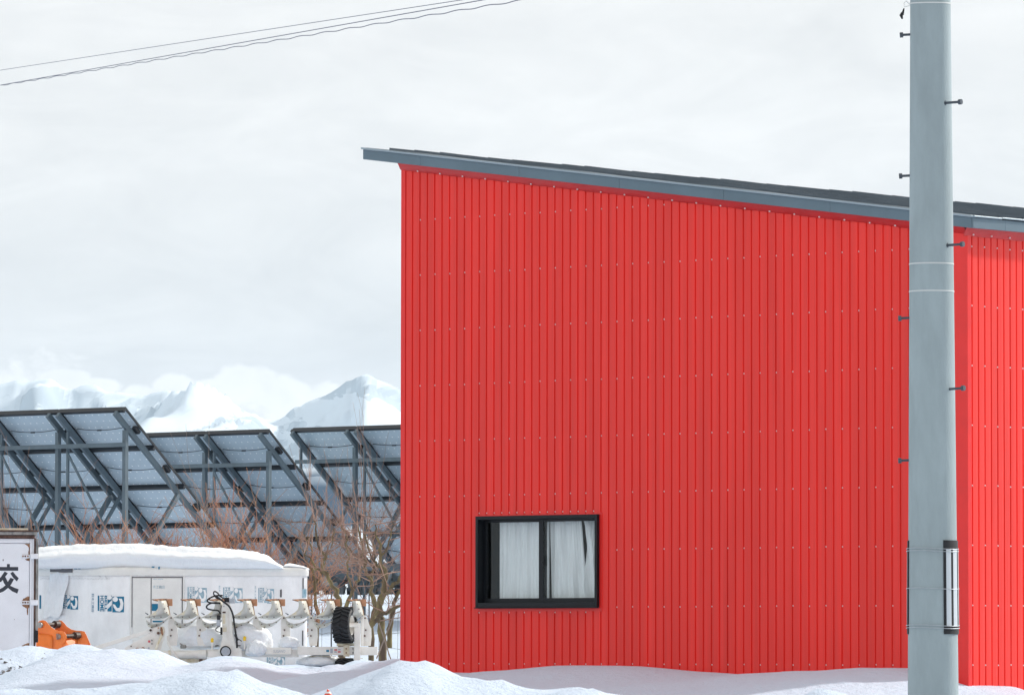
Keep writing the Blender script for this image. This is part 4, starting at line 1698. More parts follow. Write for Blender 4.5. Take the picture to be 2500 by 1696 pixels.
c0 = bk(640, 1400)
buc = root('excavator_bucket', 'orange excavator bucket with two pivot pins, half sunk in snow beside the container', 'bucket', (c0.x, c0.y, c0.z))
near = [(396, 1080), (408, 1040), (432, 1024), (462, 1020), (490, 1030), (515, 1058), (545, 1092), (585, 1120), (622, 1134), (655, 1136), (690, 1148), (710, 1180), (712, 1215), (694, 1248), (672, 1276), (655, 1340), (640, 1420), (400, 1420), (400, 1200)]
far_ = [(585, 1120), (590, 1060), (605, 1032), (632, 1020), (662, 1028), (690, 1056), (716, 1088), (760, 1118), (815, 1132), (868, 1134), (905, 1142), (925, 1180), (968, 1282), (985, 1330), (985, 1420), (700, 1420), (690, 1250), (660, 1190)]
obj('ear_plate', MB().prism([bk(x, y, 0) for x, y in near], (0, 0.035, 0)), 'bucket_orange', buc, bevel=0.006)
obj('ear_plate', MB().prism([bk(x, y, 0.34) for x, y in far_], (0, 0.035, 0)), 'bucket_orange', buc, bevel=0.006)
# curved shell between and beside the ears
mb = MB()
rows = []
prof_ = [(-0.18, 1145), (-0.30, 1180), (-0.36, 1240), (-0.36, 1320), (-0.30, 1420)]
for (x0, x1) in ((330, 560),):
    rows = [[bk(x0 + (x1 - x0) * i / 6, y, d + 0.18 + 0.02 * i) for i in range(7)] for d, y in prof_]
mb.grid(rows)
rows = [[bk(x, 1150 + 45 * t + 0.35 * (x - 540), 0.02 + 0.30 * t) for x in (535, 560, 600, 640)] for t in (0, 0.33, 0.66, 1)]
mb.grid(rows)
o = obj('shell', mb, 'bucket_orange', buc, smooth='auto')
o.modifiers.new('solid', 'SOLIDIFY').thickness = 0.02
mb = MB()
mb.grid([[bk(650 + 60 * i / 4, 1225 + 12 * i / 4, 0.05), bk(640 + 75 * i / 4, 1420, 0.0)] for i in range(5)])
mb.grid([[bk(700, 1240, 0.04), bk(830, 1215, 0.33)], [bk(690, 1420, -0.02), bk(840, 1420, 0.2)]])
mb.grid([[bk(830, 1215, 0.32), bk(930, 1200, 0.30)], [bk(830, 1420, 0.10), bk(985, 1420, 0.15)]])
o = obj('shell', mb, 'bucket_orange', buc)
o.modifiers.new('solid', 'SOLIDIFY').thickness = 0.015
for (xa, ya, xb, yb) in ((448, 1072, 632, 1066), (640, 1195, 850, 1186)):
    a, b = bk(xa, ya, 0.03), bk(xb, yb, 0.36)
    pin = obj('pin', MB().tube([a, b], 0.031, 16), 'pin_brown', buc, smooth='auto')
    d = (b - a).normalized()
    obj('collar', MB().tube([a - d * 0.055, a - d * 0.012], 0.044, 16), 'pin_steel', pin, smooth='auto')
    obj('boss', MB().tube([b - d * 0.11, b - d * 0.02], 0.056, 16), 'pin_brown', pin, smooth='auto')
    obj('boss', MB().tube([a - d * 0.02, a + d * 0.05], 0.054, 16), 'bucket_orange', pin, smooth='auto')

# ------------------------------------------------------------------ reversible plough
PLD = 91.0


def g3(x, y, d=0.0):
    return W(280 + x / 6.572, 1400 + y / 6.572, PLD + d)


def g4(x, y, d=0.0):
    return W(460 + x / 7.168, 1420 + y / 7.168, PLD + d)


def g5(x, y, d=0.0):
    return W(620 + x / 6.572, 1420 + y / 6.572, PLD + d)


c0 = g4(650, 1300)
plo = root('plough', 'long white reversible plough with eight worn mouldboards parked in the snow before the hut', 'plough', (c0.x, c0.y, 0.75))
YB = (0, 0.03, 0)
# bodies
right_tops = [404, 473, 541, 610.7, 679, 745.5, 813, 877]


def loft(A_, B_, nacross, fn):
    rows = []
    for (xa, ya), (xb, yb) in zip(A_, B_):
        rows.append([fn(xa + (xb - xa) * i / nacross, ya + (yb - ya) * i / nacross, i / nacross) for i in range(nacross + 1)])
    return rows


def resample(pts, n):
    d = [0]
    for i in range(1, len(pts)):
        d.append(d[-1] + math.hypot(pts[i][0] - pts[i - 1][0], pts[i][1] - pts[i - 1][1]))
    t = np.linspace(0, d[-1], n)
    return list(zip(np.interp(t, d, [p[0] for p in pts]), np.interp(t, d, [p[1] for p in pts])))


Lc = resample([(690, 432), (704, 470), (704, 510), (690, 560), (655, 602), (600, 640), (545, 668), (490, 697)], 12)
Rc = resample([(822, 425), (840, 470), (858, 540), (872, 600), (884, 655), (845, 690), (790, 716), (710, 735), (600, 726), (492, 702)], 12)
up_m = MB()
up_m.grid(loft(Lc, Rc, 6, lambda x, y, t: g3(x, y, -0.16 + 0.20 * t - 0.10 * math.sin(math.pi * t) - 0.0008 * (660 - y) * 0.3)))
top_m = MB()
top_m.grid(loft(resample([(602, 406), (700, 402), (790, 396), (822, 402)], 8), resample([(640, 418), (700, 436), (780, 446), (842, 470)], 8), 3, lambda x, y, t: g3(x, y, -0.15 + 0.0009 * (x - 600) - 0.03 * t)))
edge_m = MB().tube([g3(818, 402, 0.02), g3(840, 470, 0.035), g3(858, 540, 0.04), g3(880, 662, 0.045)], [0.016, 0.018, 0.016, 0.013], 6)
share_m = MB().prism([g3(838, 402, 0.05), g3(926, 402, 0.05), g3(926, 514, 0.05), g3(868, 514, 0.05)], (0, 0.03, 0))
CLu = resample([(500, 752), (545, 785), (620, 806), (720, 796), (800, 760), (874, 700)], 10)
CLl = resample([(500, 752), (512, 810), (545, 852), (605, 876), (690, 858), (780, 800), (874, 704)], 10)
low_m = MB()
low_m.grid(loft(CLu, CLl, 4, lambda x, y, t: g3(x, y, -0.10 + 0.10 * t)))
leg_m = MB().prism([g3(872, 655, 0.02), g3(908, 660, 0.02), g3(950, 725, 0.02), g3(968, 800, 0.02), g3(1005, 870, 0.02), g3(1010, 1000, 0.02), g3(995, 1150, 0.02), g3(880, 1150, 0.02), g3(862, 1020, 0.02), g3(858, 800, 0.02)], (0, 0.05, 0))
tip_m = MB().tube([g3(486, 622, -0.16), g3(536, 652, -0.14)], [0.004, 0.010], 5)
protos = []
for nm, mb_, mt, sol in (('mouldboard', up_m, 'plow_worn', 0.012), ('wear_strip', top_m, 'rust', 0.012), ('rusty_edge', edge_m, 'rust', 0), ('share', share_m, 'share_rust', 0), ('lower_mouldboard', low_m, 'plow_worn', 0.012), ('leg', leg_m, 'plow_white', 0), ('point', tip_m, 'dark_steel', 0)):
    o = obj(nm, mb_, mt, plo, smooth='auto')
    if sol:
        o.modifiers.new('solid', 'SOLIDIFY').thickness = sol
    protos.append(o)
bolt_m = MB()
for (x, y) in ((560, 690), (630, 690), (740, 692), (800, 560), (830, 620), (775, 480), (850, 520)):
    p = g3(x, y, -0.20); bolt_m.tube([p, p + Vector((0, 0.09, 0))], 0.008, 6)
for (x, y) in ((545, 808), (670, 820), (780, 775), (590, 858)):
    p = g3(x, y, -0.13); bolt_m.tube([p, p + Vector((0, 0.12, 0))], 0.008, 6)
for (x, y) in ((905, 705), (915, 897), (900, 990)):
    p = g3(x, y, 0.0); bolt_m.tube([p, p + Vector((0, 0.04, 0))], 0.013, 6)
bo = obj('bolts', bolt_m, 'rust_dark', plo)
bo['kind'] = 'stuff'
protos.append(bo)
for rt_ in right_tops[1:]:
    dx = (rt_ - right_tops[0]) * PLD / F
    for o in protos:
        if rt_ == 541 and o.name.startswith('leg'):
            pass
        c = dup(o, plo)
        c.location = (dx, 0.012 * ((rt_ * 7) % 3 - 1), 0)
# frame
zb0, zb1 = g5(0, 1170).z, g5(0, 1035).z
obj('main_beam', MB().box((g3(1480, 0).x, PLD - 0.02, g3(0, 1330).z), (g5(720, 0).x, PLD + 0.13, g3(0, 1205).z)), 'plow_white', plo, bevel=0.008)
obj('main_beam', MB().box((g5(700, 0).x, PLD - 0.06, zb0), (g5(1990, 0).x, PLD + 0.10, zb1)), 'plow_white', plo, bevel=0.008)
sl_ = obj('name_plate', MB().box((g5(190, 0).x, PLD - 0.10, g5(0, 1165).z), (g5(610, 0).x, PLD + 0.11, g5(0, 1048).z)), 'plow_white', plo, bevel=0.012)
mb = MB()
put_text(mb, 'SUGANO', (620 + 312 / 6.572, 1420 + 1085 / 6.572, 620 + 502 / 6.572, 1420 + 1130 / 6.572), lambda p, q: W(p, q, PLD - 0.102))
obj('lettering', mb, 'sticker_grey', sl_, fix=False)
for (x0, y0, x1, y1, mm_) in ((1160, 1085, 1205, 1120, 'print_blue'), (1225, 1065, 1265, 1140, 'sticker_grey'), (1288, 1075, 1335, 1098, 'sticker_red'), (1350, 1075, 1390, 1090, 'sticker_grey'), (1288, 1108, 1330, 1130, 'sticker_grey'), (1345, 1106, 1392, 1130, 'sticker_red')):
    obj('sticker', MB().add([g5(x0, y1, -0.062), g5(x1, y1, -0.062), g5(x1, y0, -0.062), g5(x0, y0, -0.062)], [(0, 1, 2, 3)]), mm_, plo, fix=False)
obj('clamp_plate', MB().box((g5(1440, 0).x, PLD - 0.075, zb0 - 0.02), (g5(1535, 0).x, PLD + 0.12, zb1 + 0.03)), 'plow_yellowed', plo, bevel=0.005)
for (x, y) in ((1480, 1068), (1480, 1134), (1588, 1068), (1588, 1134), (1650, 1068), (1650, 1134)):
    p = g5(x, y, -0.09)
    obj('bolt', MB().tube([p, p + Vector((0, 0.04, 0))], 0.012, 8), 'rust' if x < 1500 else 'pin_steel', plo)
obj('wheel_post', MB().box((g5(1612, 0).x, PLD - 0.14, g5(0, 1345).z - 0.2), (g5(1712, 0).x, PLD - 0.07, g5(0, 655).z)), 'plow_white', plo, bevel=0.008)
obj('wheel_post', MB().box((g5(1716, 0).x, PLD - 0.05, g5(0, 1020).z), (g5(1765, 0).x, PLD + 0.02, g5(0, 560).z)), 'plow_white', plo, bevel=0.006)
for (y, l) in ((1195, 200), (1185, 900), (1215, 1330)):
    obj('lower_rail', MB().box((g5(l, 0).x, PLD + 0.02, g5(0, y).z - 0.008), (g5(l + 420, 0).x, PLD + 0.06, g5(0, y).z)), 'plow_yellowed', plo)
# hydraulic cylinder and side plates at the left
obj('cylinder', MB().tube([g3(690, 1300, 0.0), g3(1350, 1288, 0.0)], 0.062, 20), 'plow_white', plo, smooth='auto')
for (xa, xb, r_) in ((870, 905, 0.067), (1150, 1185, 0.066), (1340, 1475, 0.072)):
    obj('cylinder_ring', MB().tube([g3(xa, 1296), g3(xb, 1290)], r_, 20), 'plow_white' if xa != 870 else 'plow_yellowed', plo, smooth='auto')
obj('cylinder_bed', MB().box((g3(660, 0).x, PLD + 0.03, g3(0, 1420).z), (g3(1480, 0).x, PLD + 0.16, g3(0, 1345).z)), 'plow_yellowed', plo, bevel=0.006)
obj('drawbar', MB().bar(g3(-330, 1200, -0.05), g3(720, 868, -0.05), 0.06, 0.062, (0, -1, 0)), 'plow_white', plo, bevel=0.006)
sp = obj('side_plate', MB().prism([g3(x, y, -0.09) for x, y in ((150, 1192), (380, 1060), (560, 955), (690, 862), (730, 838), (800, 848), (812, 900), (800, 1010), (730, 1260), (700, 1360), (560, 1268), (330, 1262), (200, 1248))], (0, 0.03, 0)), 'plow_white', plo, bevel=0.004)
for (x, y, r_, mm_) in ((575, 903, 0.018, 'pin_brown'), (697, 950, 0.021, 'rust_dark'), (762, 940, 0.026, 'rust'), (700, 866, 0.011, 'share_rust'), (545, 1190, 0.013, 'sticker_grey'), (595, 1065, 0.013, 'pin_steel'), (597, 1120, 0.013, 'pin_steel'), (262, 1160, 0.009, 'pin_brown')):
    p = g3(x, y, -0.125)
    obj('bolt', MB().tube([p, p + Vector((0, 0.05, 0))], r_, 10), mm_, sp)
obj('sticker', MB().add([g3(535, 1100, -0.093), g3(570, 1100, -0.093), g3(570, 1065, -0.093), g3(535, 1065, -0.093)], [(0, 1, 2, 3)]), 'sticker_red', sp, fix=False)
obj('lever', MB().tube([g3(765, 850, -0.13), g3(775, 930, -0.14), g3(745, 1010, -0.14), g3(690, 1120, -0.14), g3(655, 1250, -0.14), g3(648, 1350, -0.13)], [0.016, 0.02, 0.02, 0.02, 0.02, 0.02], 8), 'plow_yellowed', plo, smooth='auto')
obj('lever', MB().tube([g3(745, 855, -0.15), g3(752, 900, -0.155), g3(768, 985, -0.15)], [0.012, 0.02, 0.012], 8), 'rust', plo, smooth='auto')
mb = MB().tube([g3(352, 1215, -0.14), g3(452, 1208, -0.16)], 0.018, 8)
mb.ball(g3(362, 1218, -0.16), 0.036, 10, 6)
mb.ball(g3(455, 1205, -0.16), 0.03, 10, 6)
obj('hitch_pin', mb, 'rust', plo, smooth='auto')
mb = MB().tube([g3(1060, 1190, -0.02), g3(1085, 1140, -0.04), g3(1045, 1115, -0.04)], 0.012, 7)
mb.tube([g3(1075, 1165, -0.06), g3(1130, 1165, 0.0)], 0.03, 10)
obj('coupling', mb, 'weathered_post', plo, smooth='auto')
obj('strap', MB().tube([g3(850, 1000, -0.02), g3(860, 1120, -0.07), g3(905, 1200, -0.085), g3(960, 1300, -0.085), g3(1060, 1410, -0.05)], 0.014, 6), 'plow_white', plo, smooth='auto')
obj('foot', MB().box((g3(1362, 0).x, PLD - 0.03, g3(0, 1430).z - 0.1), (g3(1415, 0).x, PLD + 0.03, g3(0, 1345).z)), 'rust_dark', plo)
# headstock tower
tw_ = [(602, 345), (700, 345), (742, 420), (758, 520), (768, 900), (792, 1010), (830, 1110), (925, 1175), (935, 1310), (340, 1310), (345, 1210), (530, 1195), (560, 1120), (590, 1000), (588, 700), (576, 480)]
tow = obj('headstock', MB().prism([g4(x, y, -0.20) for x, y in tw_], (0, 0.10, 0)), 'plow_white', plo, bevel=0.006)
for (x0, y0, x1, y1, mm_) in ((612, 515, 665, 545, 'rust_dark'), (614, 555, 660, 730, 'plow_yellowed'), (618, 760, 672, 775, 'plow_yellowed'), (618, 790, 682, 870, 'plow_yellowed')):
    obj('slot', MB().box((g4(x0, 0).x, PLD - 0.2025, g4(0, y1).z), (g4(x1, 0).x, PLD - 0.195, g4(0, y0).z)), mm_, tow)
obj('rib', MB().box((g4(690, 0).x, PLD - 0.225, g4(0, 1000).z), (g4(702, 0).x, PLD - 0.2005, g4(0, 480).z)), 'plow_white', tow)
obj('valve_block', MB().box((g4(640, 0).x, PLD - 0.22, g4(0, 352).z), (g4(722, 0).x, PLD - 0.1, g4(0, 272).z)), 'black_rubber', plo, bevel=0.004)
obj('valve_block', MB().box((g4(724, 0).x, PLD - 0.21, g4(0, 372).z), (g4(825, 0).x, PLD - 0.11, g4(0, 285).z)), 'galvanised', plo, bevel=0.004)
obj('valve_block', MB().box((g4(508, 0).x, PLD - 0.22, g4(0, 780).z), (g4(572, 0).x, PLD - 0.12, g4(0, 660).z)), 'galvanised', plo, bevel=0.006)
obj('valve_block', MB().box((g4(512, 0).x, PLD - 0.23, g4(0, 658).z), (g4(574, 0).x, PLD - 0.13, g4(0, 580).z)), 'black_rubber', plo, bevel=0.01)


def smooth_path(pts, n=6):
    P_ = [pts[0]] + list(pts) + [pts[-1]]
    out_ = []
    for i in range(1, len(P_) - 2):
        for k in range(n):
            t = k / n
            a, b, c, d = [Vector(q) for q in P_[i - 1:i + 3]]
            out_.append(0.5 * ((2 * b) + (c - a) * t + (2 * a - 5 * b + 4 * c - d) * t * t + (3 * b - a - 3 * c + d) * t ** 3))
    out_.append(Vector(pts[-1]))
    return out_


for path, r_ in (([(560, 300), (500, 285), (455, 235), (440, 190), (460, 165), (505, 185), (560, 250), (640, 300)], 0.0105),
                 ([(600, 235), (520, 235), (440, 250), (360, 290), (330, 325), (360, 355), (450, 368), (560, 368)], 0.0125),
                 ([(560, 372), (440, 362), (360, 385), (318, 425), (335, 465), (420, 488), (520, 500), (560, 560)], 0.013),
                 ([(450, 230), (530, 280), (620, 350), (700, 410), (750, 490), (785, 600), (800, 720), (822, 850), (835, 960), (848, 1060), (850, 1150)], 0.0145),
                 ([(560, 880), (500, 860), (478, 830), (500, 795), (545, 775)], 0.007),
                 ([(575, 790), (578, 920)], 0.016), ([(850, 985), (890, 1005), (935, 1035)], 0.006)):
    obj('hose', MB().tube(smooth_path([g4(x, y, -0.27 - 0.01 * (i % 2)) for i, (x, y) in enumerate(path)]), r_, 8), 'black_rubber', plo, smooth=True)
obj('hose_clamp', MB().tube([g4(805, 935, -0.27), g4(850, 925, -0.27)], 0.02, 8), 'black_rubber', plo)
obj('hose_clamp', MB().tube([g4(838, 960, -0.27), g4(860, 1025, -0.27)], 0.018, 8), 'black_rubber', plo)
for (x, y) in ((415, 1015), (982, 985)):
    obj('reflector', MB().prism([g4(x - 25, y + 40, -0.12), g4(x + 25, y + 40, -0.12), g4(x + 27, y - 25, -0.12), g4(x, y - 45, -0.12), g4(x - 25, y - 25, -0.12)], (0, 0.02, 0)), 'yellow_plastic', plo, bevel=0.004)
    obj('reflector_stem', MB().bar(g4(x, y + 41, -0.11), g4(x, y + 190, -0.11), 0.03, 0.02), 'plow_white', plo)
for (x0, x1) in ((465, 530), (818, 912)):
    obj('rod', MB().tube([g4(x0, 1115, -0.14), g4(x1, 1110, -0.14)], 0.008, 6), 'black_rubber', plo)
# round pivot with black ring
ctr = g4(651, 1214, -0.26)
obj('pivot', MB().tube([ctr + Vector((0, 0.06, 0)), ctr + Vector((0, 0.0, 0))], 0.074, 24), 'galvanised', plo, smooth='auto')
pts = [ctr + Vector((math.cos(a) * 0.076, -0.005, math.sin(a) * 0.076)) for a in [2 * math.pi * k / 24 for k in range(25)]]
obj('pivot_ring', MB().tube(pts, 0.0095, 6), 'black_rubber', plo, smooth=True)
mb = MB()
for k in range(5):
    a = k * 1.26 + 0.4
    mb.bar(ctr + Vector((0, -0.004, 0)), ctr + Vector((0.035 * math.cos(a), -0.004, 0.035 * math.sin(a))), 0.006, 0.006)
obj('pivot_spokes', mb, 'sticker_grey', plo)


# wheels
def wheel(center, ax, R, wd, name='wheel'):
    ax = Vector(ax).normalized()
    upv = Vector((0, 0, 1))
    sd_ = ax.cross(upv).normalized(); upv = sd_.cross(ax).normalized()

    def ring(r, a, n=40):
        return [center + ax * a + (sd_ * math.cos(t) + upv * math.sin(t)) * r for t in [2 * math.pi * k / n for k in range(n)]]
    mb = MB()
    prof__ = [(0.55, -0.42), (0.80, -0.50), (0.93, -0.45), (0.97, -0.30), (0.98, 0.0), (0.97, 0.30), (0.93, 0.45), (0.80, 0.50), (0.55, 0.42), (0.55, -0.42)]
    mb.grid([ring(R * r, wd * a) for r, a in prof__], True)
    for k in range(22):
        for s_ in (-1, 1):
            t0 = 2 * math.pi * (k + (0.5 if s_ > 0 else 0)) / 22
            for (a0, a1, dt) in ((0.0, 0.46, 0.20),):
                v0 = sd_ * math.cos(t0) + upv * math.sin(t0)
                v1 = sd_ * math.cos(t0 - dt) + upv * math.sin(t0 - dt)
                mb.bar(center + ax * (s_ * a0 * wd) + v0 * R * 0.975, center + ax * (s_ * a1 * wd) + v1 * R * 0.955, 0.026, 0.045, v0)
    t_ = obj(name, mb, 'black_rubber', plo, smooth='auto')
    rm = MB()
    rm.grid([ring(R * 0.56, wd * 0.44), ring(R * 0.50, wd * 0.40), ring(R * 0.42, wd * 0.12), ring(R * 0.15, wd * 0.16), ring(0.001, wd * 0.16)], True)
    rm.grid([ring(R * 0.56, -wd * 0.44), ring(R * 0.50, -wd * 0.40), ring(R * 0.42, -wd * 0.12), ring(0.001, -wd * 0.12)], True)
    obj('rim', rm, 'plow_white', t_, smooth='auto')
    return t_


wheel(g5(1452, 690, -0.18), (0.97, -0.24, 0.0), 0.262, 0.27)
wheel(g5(1460, 1500, -0.10), (0.96, -0.28, 0.0), 0.25, 0.24)
obj('wheel_axle', MB().tube([g5(1452, 690, -0.18), g5(1660, 690, -0.16)], 0.03, 10), 'plow_white', plo)
obj('wheel_arm', MB().bar(g5(1330, 1000, 0.02), g5(1620, 1000, 0.0), 0.05, 0.05), 'plow_yellowed', plo)


# snow caps on the plough
def clump(label, c, r, seed, sq=1.0, sub=5, amp=0.16):
    me = bpy.data.meshes.new('snow_clump')
    bm = bmesh.new()
    bmesh.ops.create_icosphere(bm, subdivisions=sub, radius=1.0)
    o3 = Vector((seed * 3.1, seed * 1.7, seed * 0.9))
    for v in bm.verts:
        p = v.co.copy()
        k = 1 + amp * mnoise.fractal(p * 1.3 + o3, 0.9, 2.1, 4) + 0.03 * mnoise.fractal(p * 6 + o3, 1.0, 2.0, 3)
        if p.z < -0.25:
            p.z = -0.25 + (p.z + 0.25) * 0.35
        v.co = Vector((p.x * r[0] * k, p.y * r[1] * k, p.z * r[2] * k))
    bm.to_mesh(me); bm.free()
    me.polygons.foreach_set('use_smooth', [True] * len(me.polygons))
    me.materials.append(MATS['snow_soft'])
    o = bpy.data.objects.new('snow_clump', me)
    o.location = c
    COL.objects.link(o)
    return tag(o, label, 'snow', 'snow lumps on the plough')


px_ = PLD / F
clump('broad rounded snow lump on the plough behind the tower and black hoses', g3(1480, 1060, 0.28), (0.50, 0.26, 0.30), 2)
clump('snow lump sloping down to the right of the plough tower with drips', g4(1000, 1060, 0.16), (0.40, 0.24, 0.30), 5)
clump('ragged end of snow hanging beside the name plate on the plough', g4(1190, 1200, -0.06), (0.145, 0.14, 0.17), 7, amp=0.25)
clump('small snow lump on the plough beam right of the name plate', g5(560, 1000, 0.0), (0.155, 0.12, 0.12), 3)
clump('flat snow lump under the plough beam near the lower tyre', g5(1080, 1290, 0.15), (0.34, 0.2, 0.12), 4)
# ------------------------------------------------------------------ bare shrubs and trees
def twig(mb, p, d, length, r, rng, depth, kids, spread, sides=3, droop=0.0, upk=0.25, rmin=0.002):
    """a bent twig with side twigs"""
    n = 4 if depth > 0 else 3
    pts = [p.copy()]
    q = p.copy(); v = d.normalized()
    for i in range(n):
        v = (v + Vector((rng.gauss(0, 0.16), rng.gauss(0, 0.16), rng.gauss(0, 0.10) + upk * 0.2 - droop))).normalized()
        q = q + v * (length / n)
        pts.append(q.copy())
    rad = [max(r * (1 - 0.8 * i / n), rmin) for i in range(n + 1)]
    mb.tube(pts, rad, sides, cap=False)
    if depth > 0:
        for k in range(kids):
            t = rng.uniform(0.25, 0.98)
            i = min(int(t * n), n - 1)
            s = pts[i] + (pts[i + 1] - pts[i]) * (t * n - i)
            dv = (pts[i + 1] - pts[i]).normalized()
            az = rng.uniform(0, 2 * math.pi)
            side = Vector((math.cos(az), math.sin(az), rng.uniform(-0.1, 0.5)))
            nd = (dv * (1 - spread) + side * spread + Vector((0, 0, upk))).normalized()
            twig(mb, s, nd, length * rng.uniform(0.35, 0.65), rad[i] * 0.6, rng, depth - 1, max(2, kids - 1), spread, sides, droop, upk, rmin)


def shrub_mesh(seed, height, wide, nstem):
    rng = random.Random(seed)
    mb = MB()
    for k in range(nstem):
        az = rng.uniform(0, 2 * math.pi)
        lean = rng.uniform(0.05, wide)
        d = Vector((math.cos(az) * lean, math.sin(az) * lean, 1))
        p = Vector((math.cos(az) * 0.12, math.sin(az) * 0.12, 0))
        twig(mb, p, d, height * rng.uniform(0.55, 1.0), 0.011, rng, 2, 6, 0.5, 3, 0.0, 0.12, 0.0034)
    return mb


sh = [shrub_mesh(s, h, w, n) for s, h, w, n in ((1, 2.0, 0.8, 17), (2, 1.75, 0.95, 17), (3, 2.2, 0.6, 16))]
shm = []
for i, mb in enumerate(sh):
    o = obj('shrub_proto', mb, 'twig_orange', None, fix=False)
    shm.append(o.data)
    bpy.data.objects.remove(o)
SHR = [(205, 1290, 99.0, 0, 1.0, 'orange leafless shrub between the container corner and the first stout array post'),
       (270, 1290, 98.2, 1, 1.05, 'orange leafless shrub filling the foot of the left array'),
       (330, 1290, 100.0, 1, 0.95, 'orange leafless shrub behind the middle of the hut snow'),
       (400, 1290, 98.6, 0, 0.95, 'low orange leafless shrub right of the left array'),
       (462, 1290, 99.5, 1, 0.9, 'low orange leafless shrub before the middle array'),
       (545, 1290, 98.8, 2, 1.0, 'tall orange leafless shrub round the pale sapling'),
       (612, 1290, 99.2, 0, 0.95, 'orange leafless shrub above the right end of the snow slab'),
       (672, 1290, 98.4, 1, 0.95, 'orange leafless shrub just past the right end of the hut roof snow')]
for i, (px, py, d, k, s, lab) in enumerate(SHR):
    p = W(px, py, d)
    z = hz(p.x, d) - 0.05
    r = root('shrub', lab, 'shrub', (p.x, d, z), i * 1.3, 'orange shrubs behind the hut')
    o = bpy.data.objects.new('twigs', shm[k])
    link(o, r)
    o.scale = (s, s, s * 0.98)


def sapling(label, px, d, top_py, seed, nst, lean, mname, h_side=0.35):
    rng = random.Random(seed)
    p = W(px, 1400, d)
    z = hz(p.x, d) - 0.05
    r = root('sapling', label, 'sapling', (p.x, d, z))
    ztop_ = W(px, top_py, d).z - z
    for k in range(nst):
        mb = MB()
        az = rng.uniform(0, 6.3)
        twig(mb, Vector((0.1 * math.cos(az), 0.1 * math.sin(az), 0)), Vector((math.cos(az) * lean, math.sin(az) * lean, 1)), ztop_ * rng.uniform(0.72, 1.0), 0.016, rng, 1, 6, h_side, 4, 0, 0.3)
        obj('stem', mb, mname, r, world=False, fix=False)
    return r


sapling('thin bare saplings rising behind the container at the left edge', 45, 97, 1160, 3, 9, 0.12, 'twig_brown', 0.2)
sapling('pale straight sapling standing among the orange shrubs', 538, 98, 1140, 6, 2, 0.04, 'twig_grey', 0.5)


def fruit_tree(label, trunk_pts, limbs, d, seed, nshoot, shoot_top, mname='twig_brown'):
    """trunk_pts, limbs: [(px, py, extra depth, radius)] polylines; thin upright shoots grow from the limbs"""
    rng = random.Random(seed)
    b = W(trunk_pts[0][0], trunk_pts[0][1], d)
    z0 = hz(b.x, d) - 0.2
    r = root('bare_tree', label, 'tree', (b.x, d, z0), 0, 'bare mossy trees between hut and barn')
    pts = [Vector((b.x, d + trunk_pts[0][2], z0))] + [W(x, y, d + e) for x, y, e, _ in trunk_pts[1:]]
    sp = smooth_path(pts, 4)
    sp = [p + Vector((rng.gauss(0, .018), rng.gauss(0, .018), 0)) if i > 2 else p for i, p in enumerate(sp)]
    rad = np.interp(np.linspace(0, 1, len(sp)), np.linspace(0, 1, len(trunk_pts)), [t[3] for t in trunk_pts])
    obj('trunk', MB().tube(sp, [float(v) * rng.uniform(0.68, 0.92) for v in rad], 9), 'bark_moss', r, smooth=True)
    allp = [(p, float(q)) for p, q in zip(sp[len(sp) // 2:], rad[len(sp) // 2:])]
    for lm in limbs:
        lp = smooth_path([W(x, y, d + e) for x, y, e, _ in lm], 4)
        lp = [p + Vector((rng.gauss(0, .02), rng.gauss(0, .02), rng.gauss(0, .012))) if i else p for i, p in enumerate(lp)]
        lr = np.interp(np.linspace(0, 1, len(lp)), np.linspace(0, 1, len(lm)), [t[3] for t in lm])
        obj('limb', MB().tube(lp, [float(v) * rng.uniform(0.62, 0.86) for v in lr], 7), 'bark_moss', r, smooth=True)
        allp += [(p, float(q)) for p, q in zip(lp[1:], lr[1:])]
    mb = MB()
    for k in range(nshoot):
        p, q = rng.choice(allp)
        az = rng.uniform(0, 6.3)
        if rng.random() < 0.22:
            top = W(0, rng.uniform(shoot_top, shoot_top + 200), d).z
            ln = max(top - p.z, 0.4)
            twig(mb, p, Vector((0.10 * math.cos(az), 0.10 * math.sin(az), 1)), ln, min(q, 0.011), rng, 1, 4, 0.22, 3, 0, 0.5)
        else:
            twig(mb, p, Vector((math.cos(az), 0.7 * math.sin(az), rng.uniform(-0.15, 0.9))), rng.uniform(0.35, 1.0), min(q, 0.012), rng, 2, 4, 0.55, 3, 0.02, 0.18)
    obj('crown', mb, mname, r, fix=False)
    return r


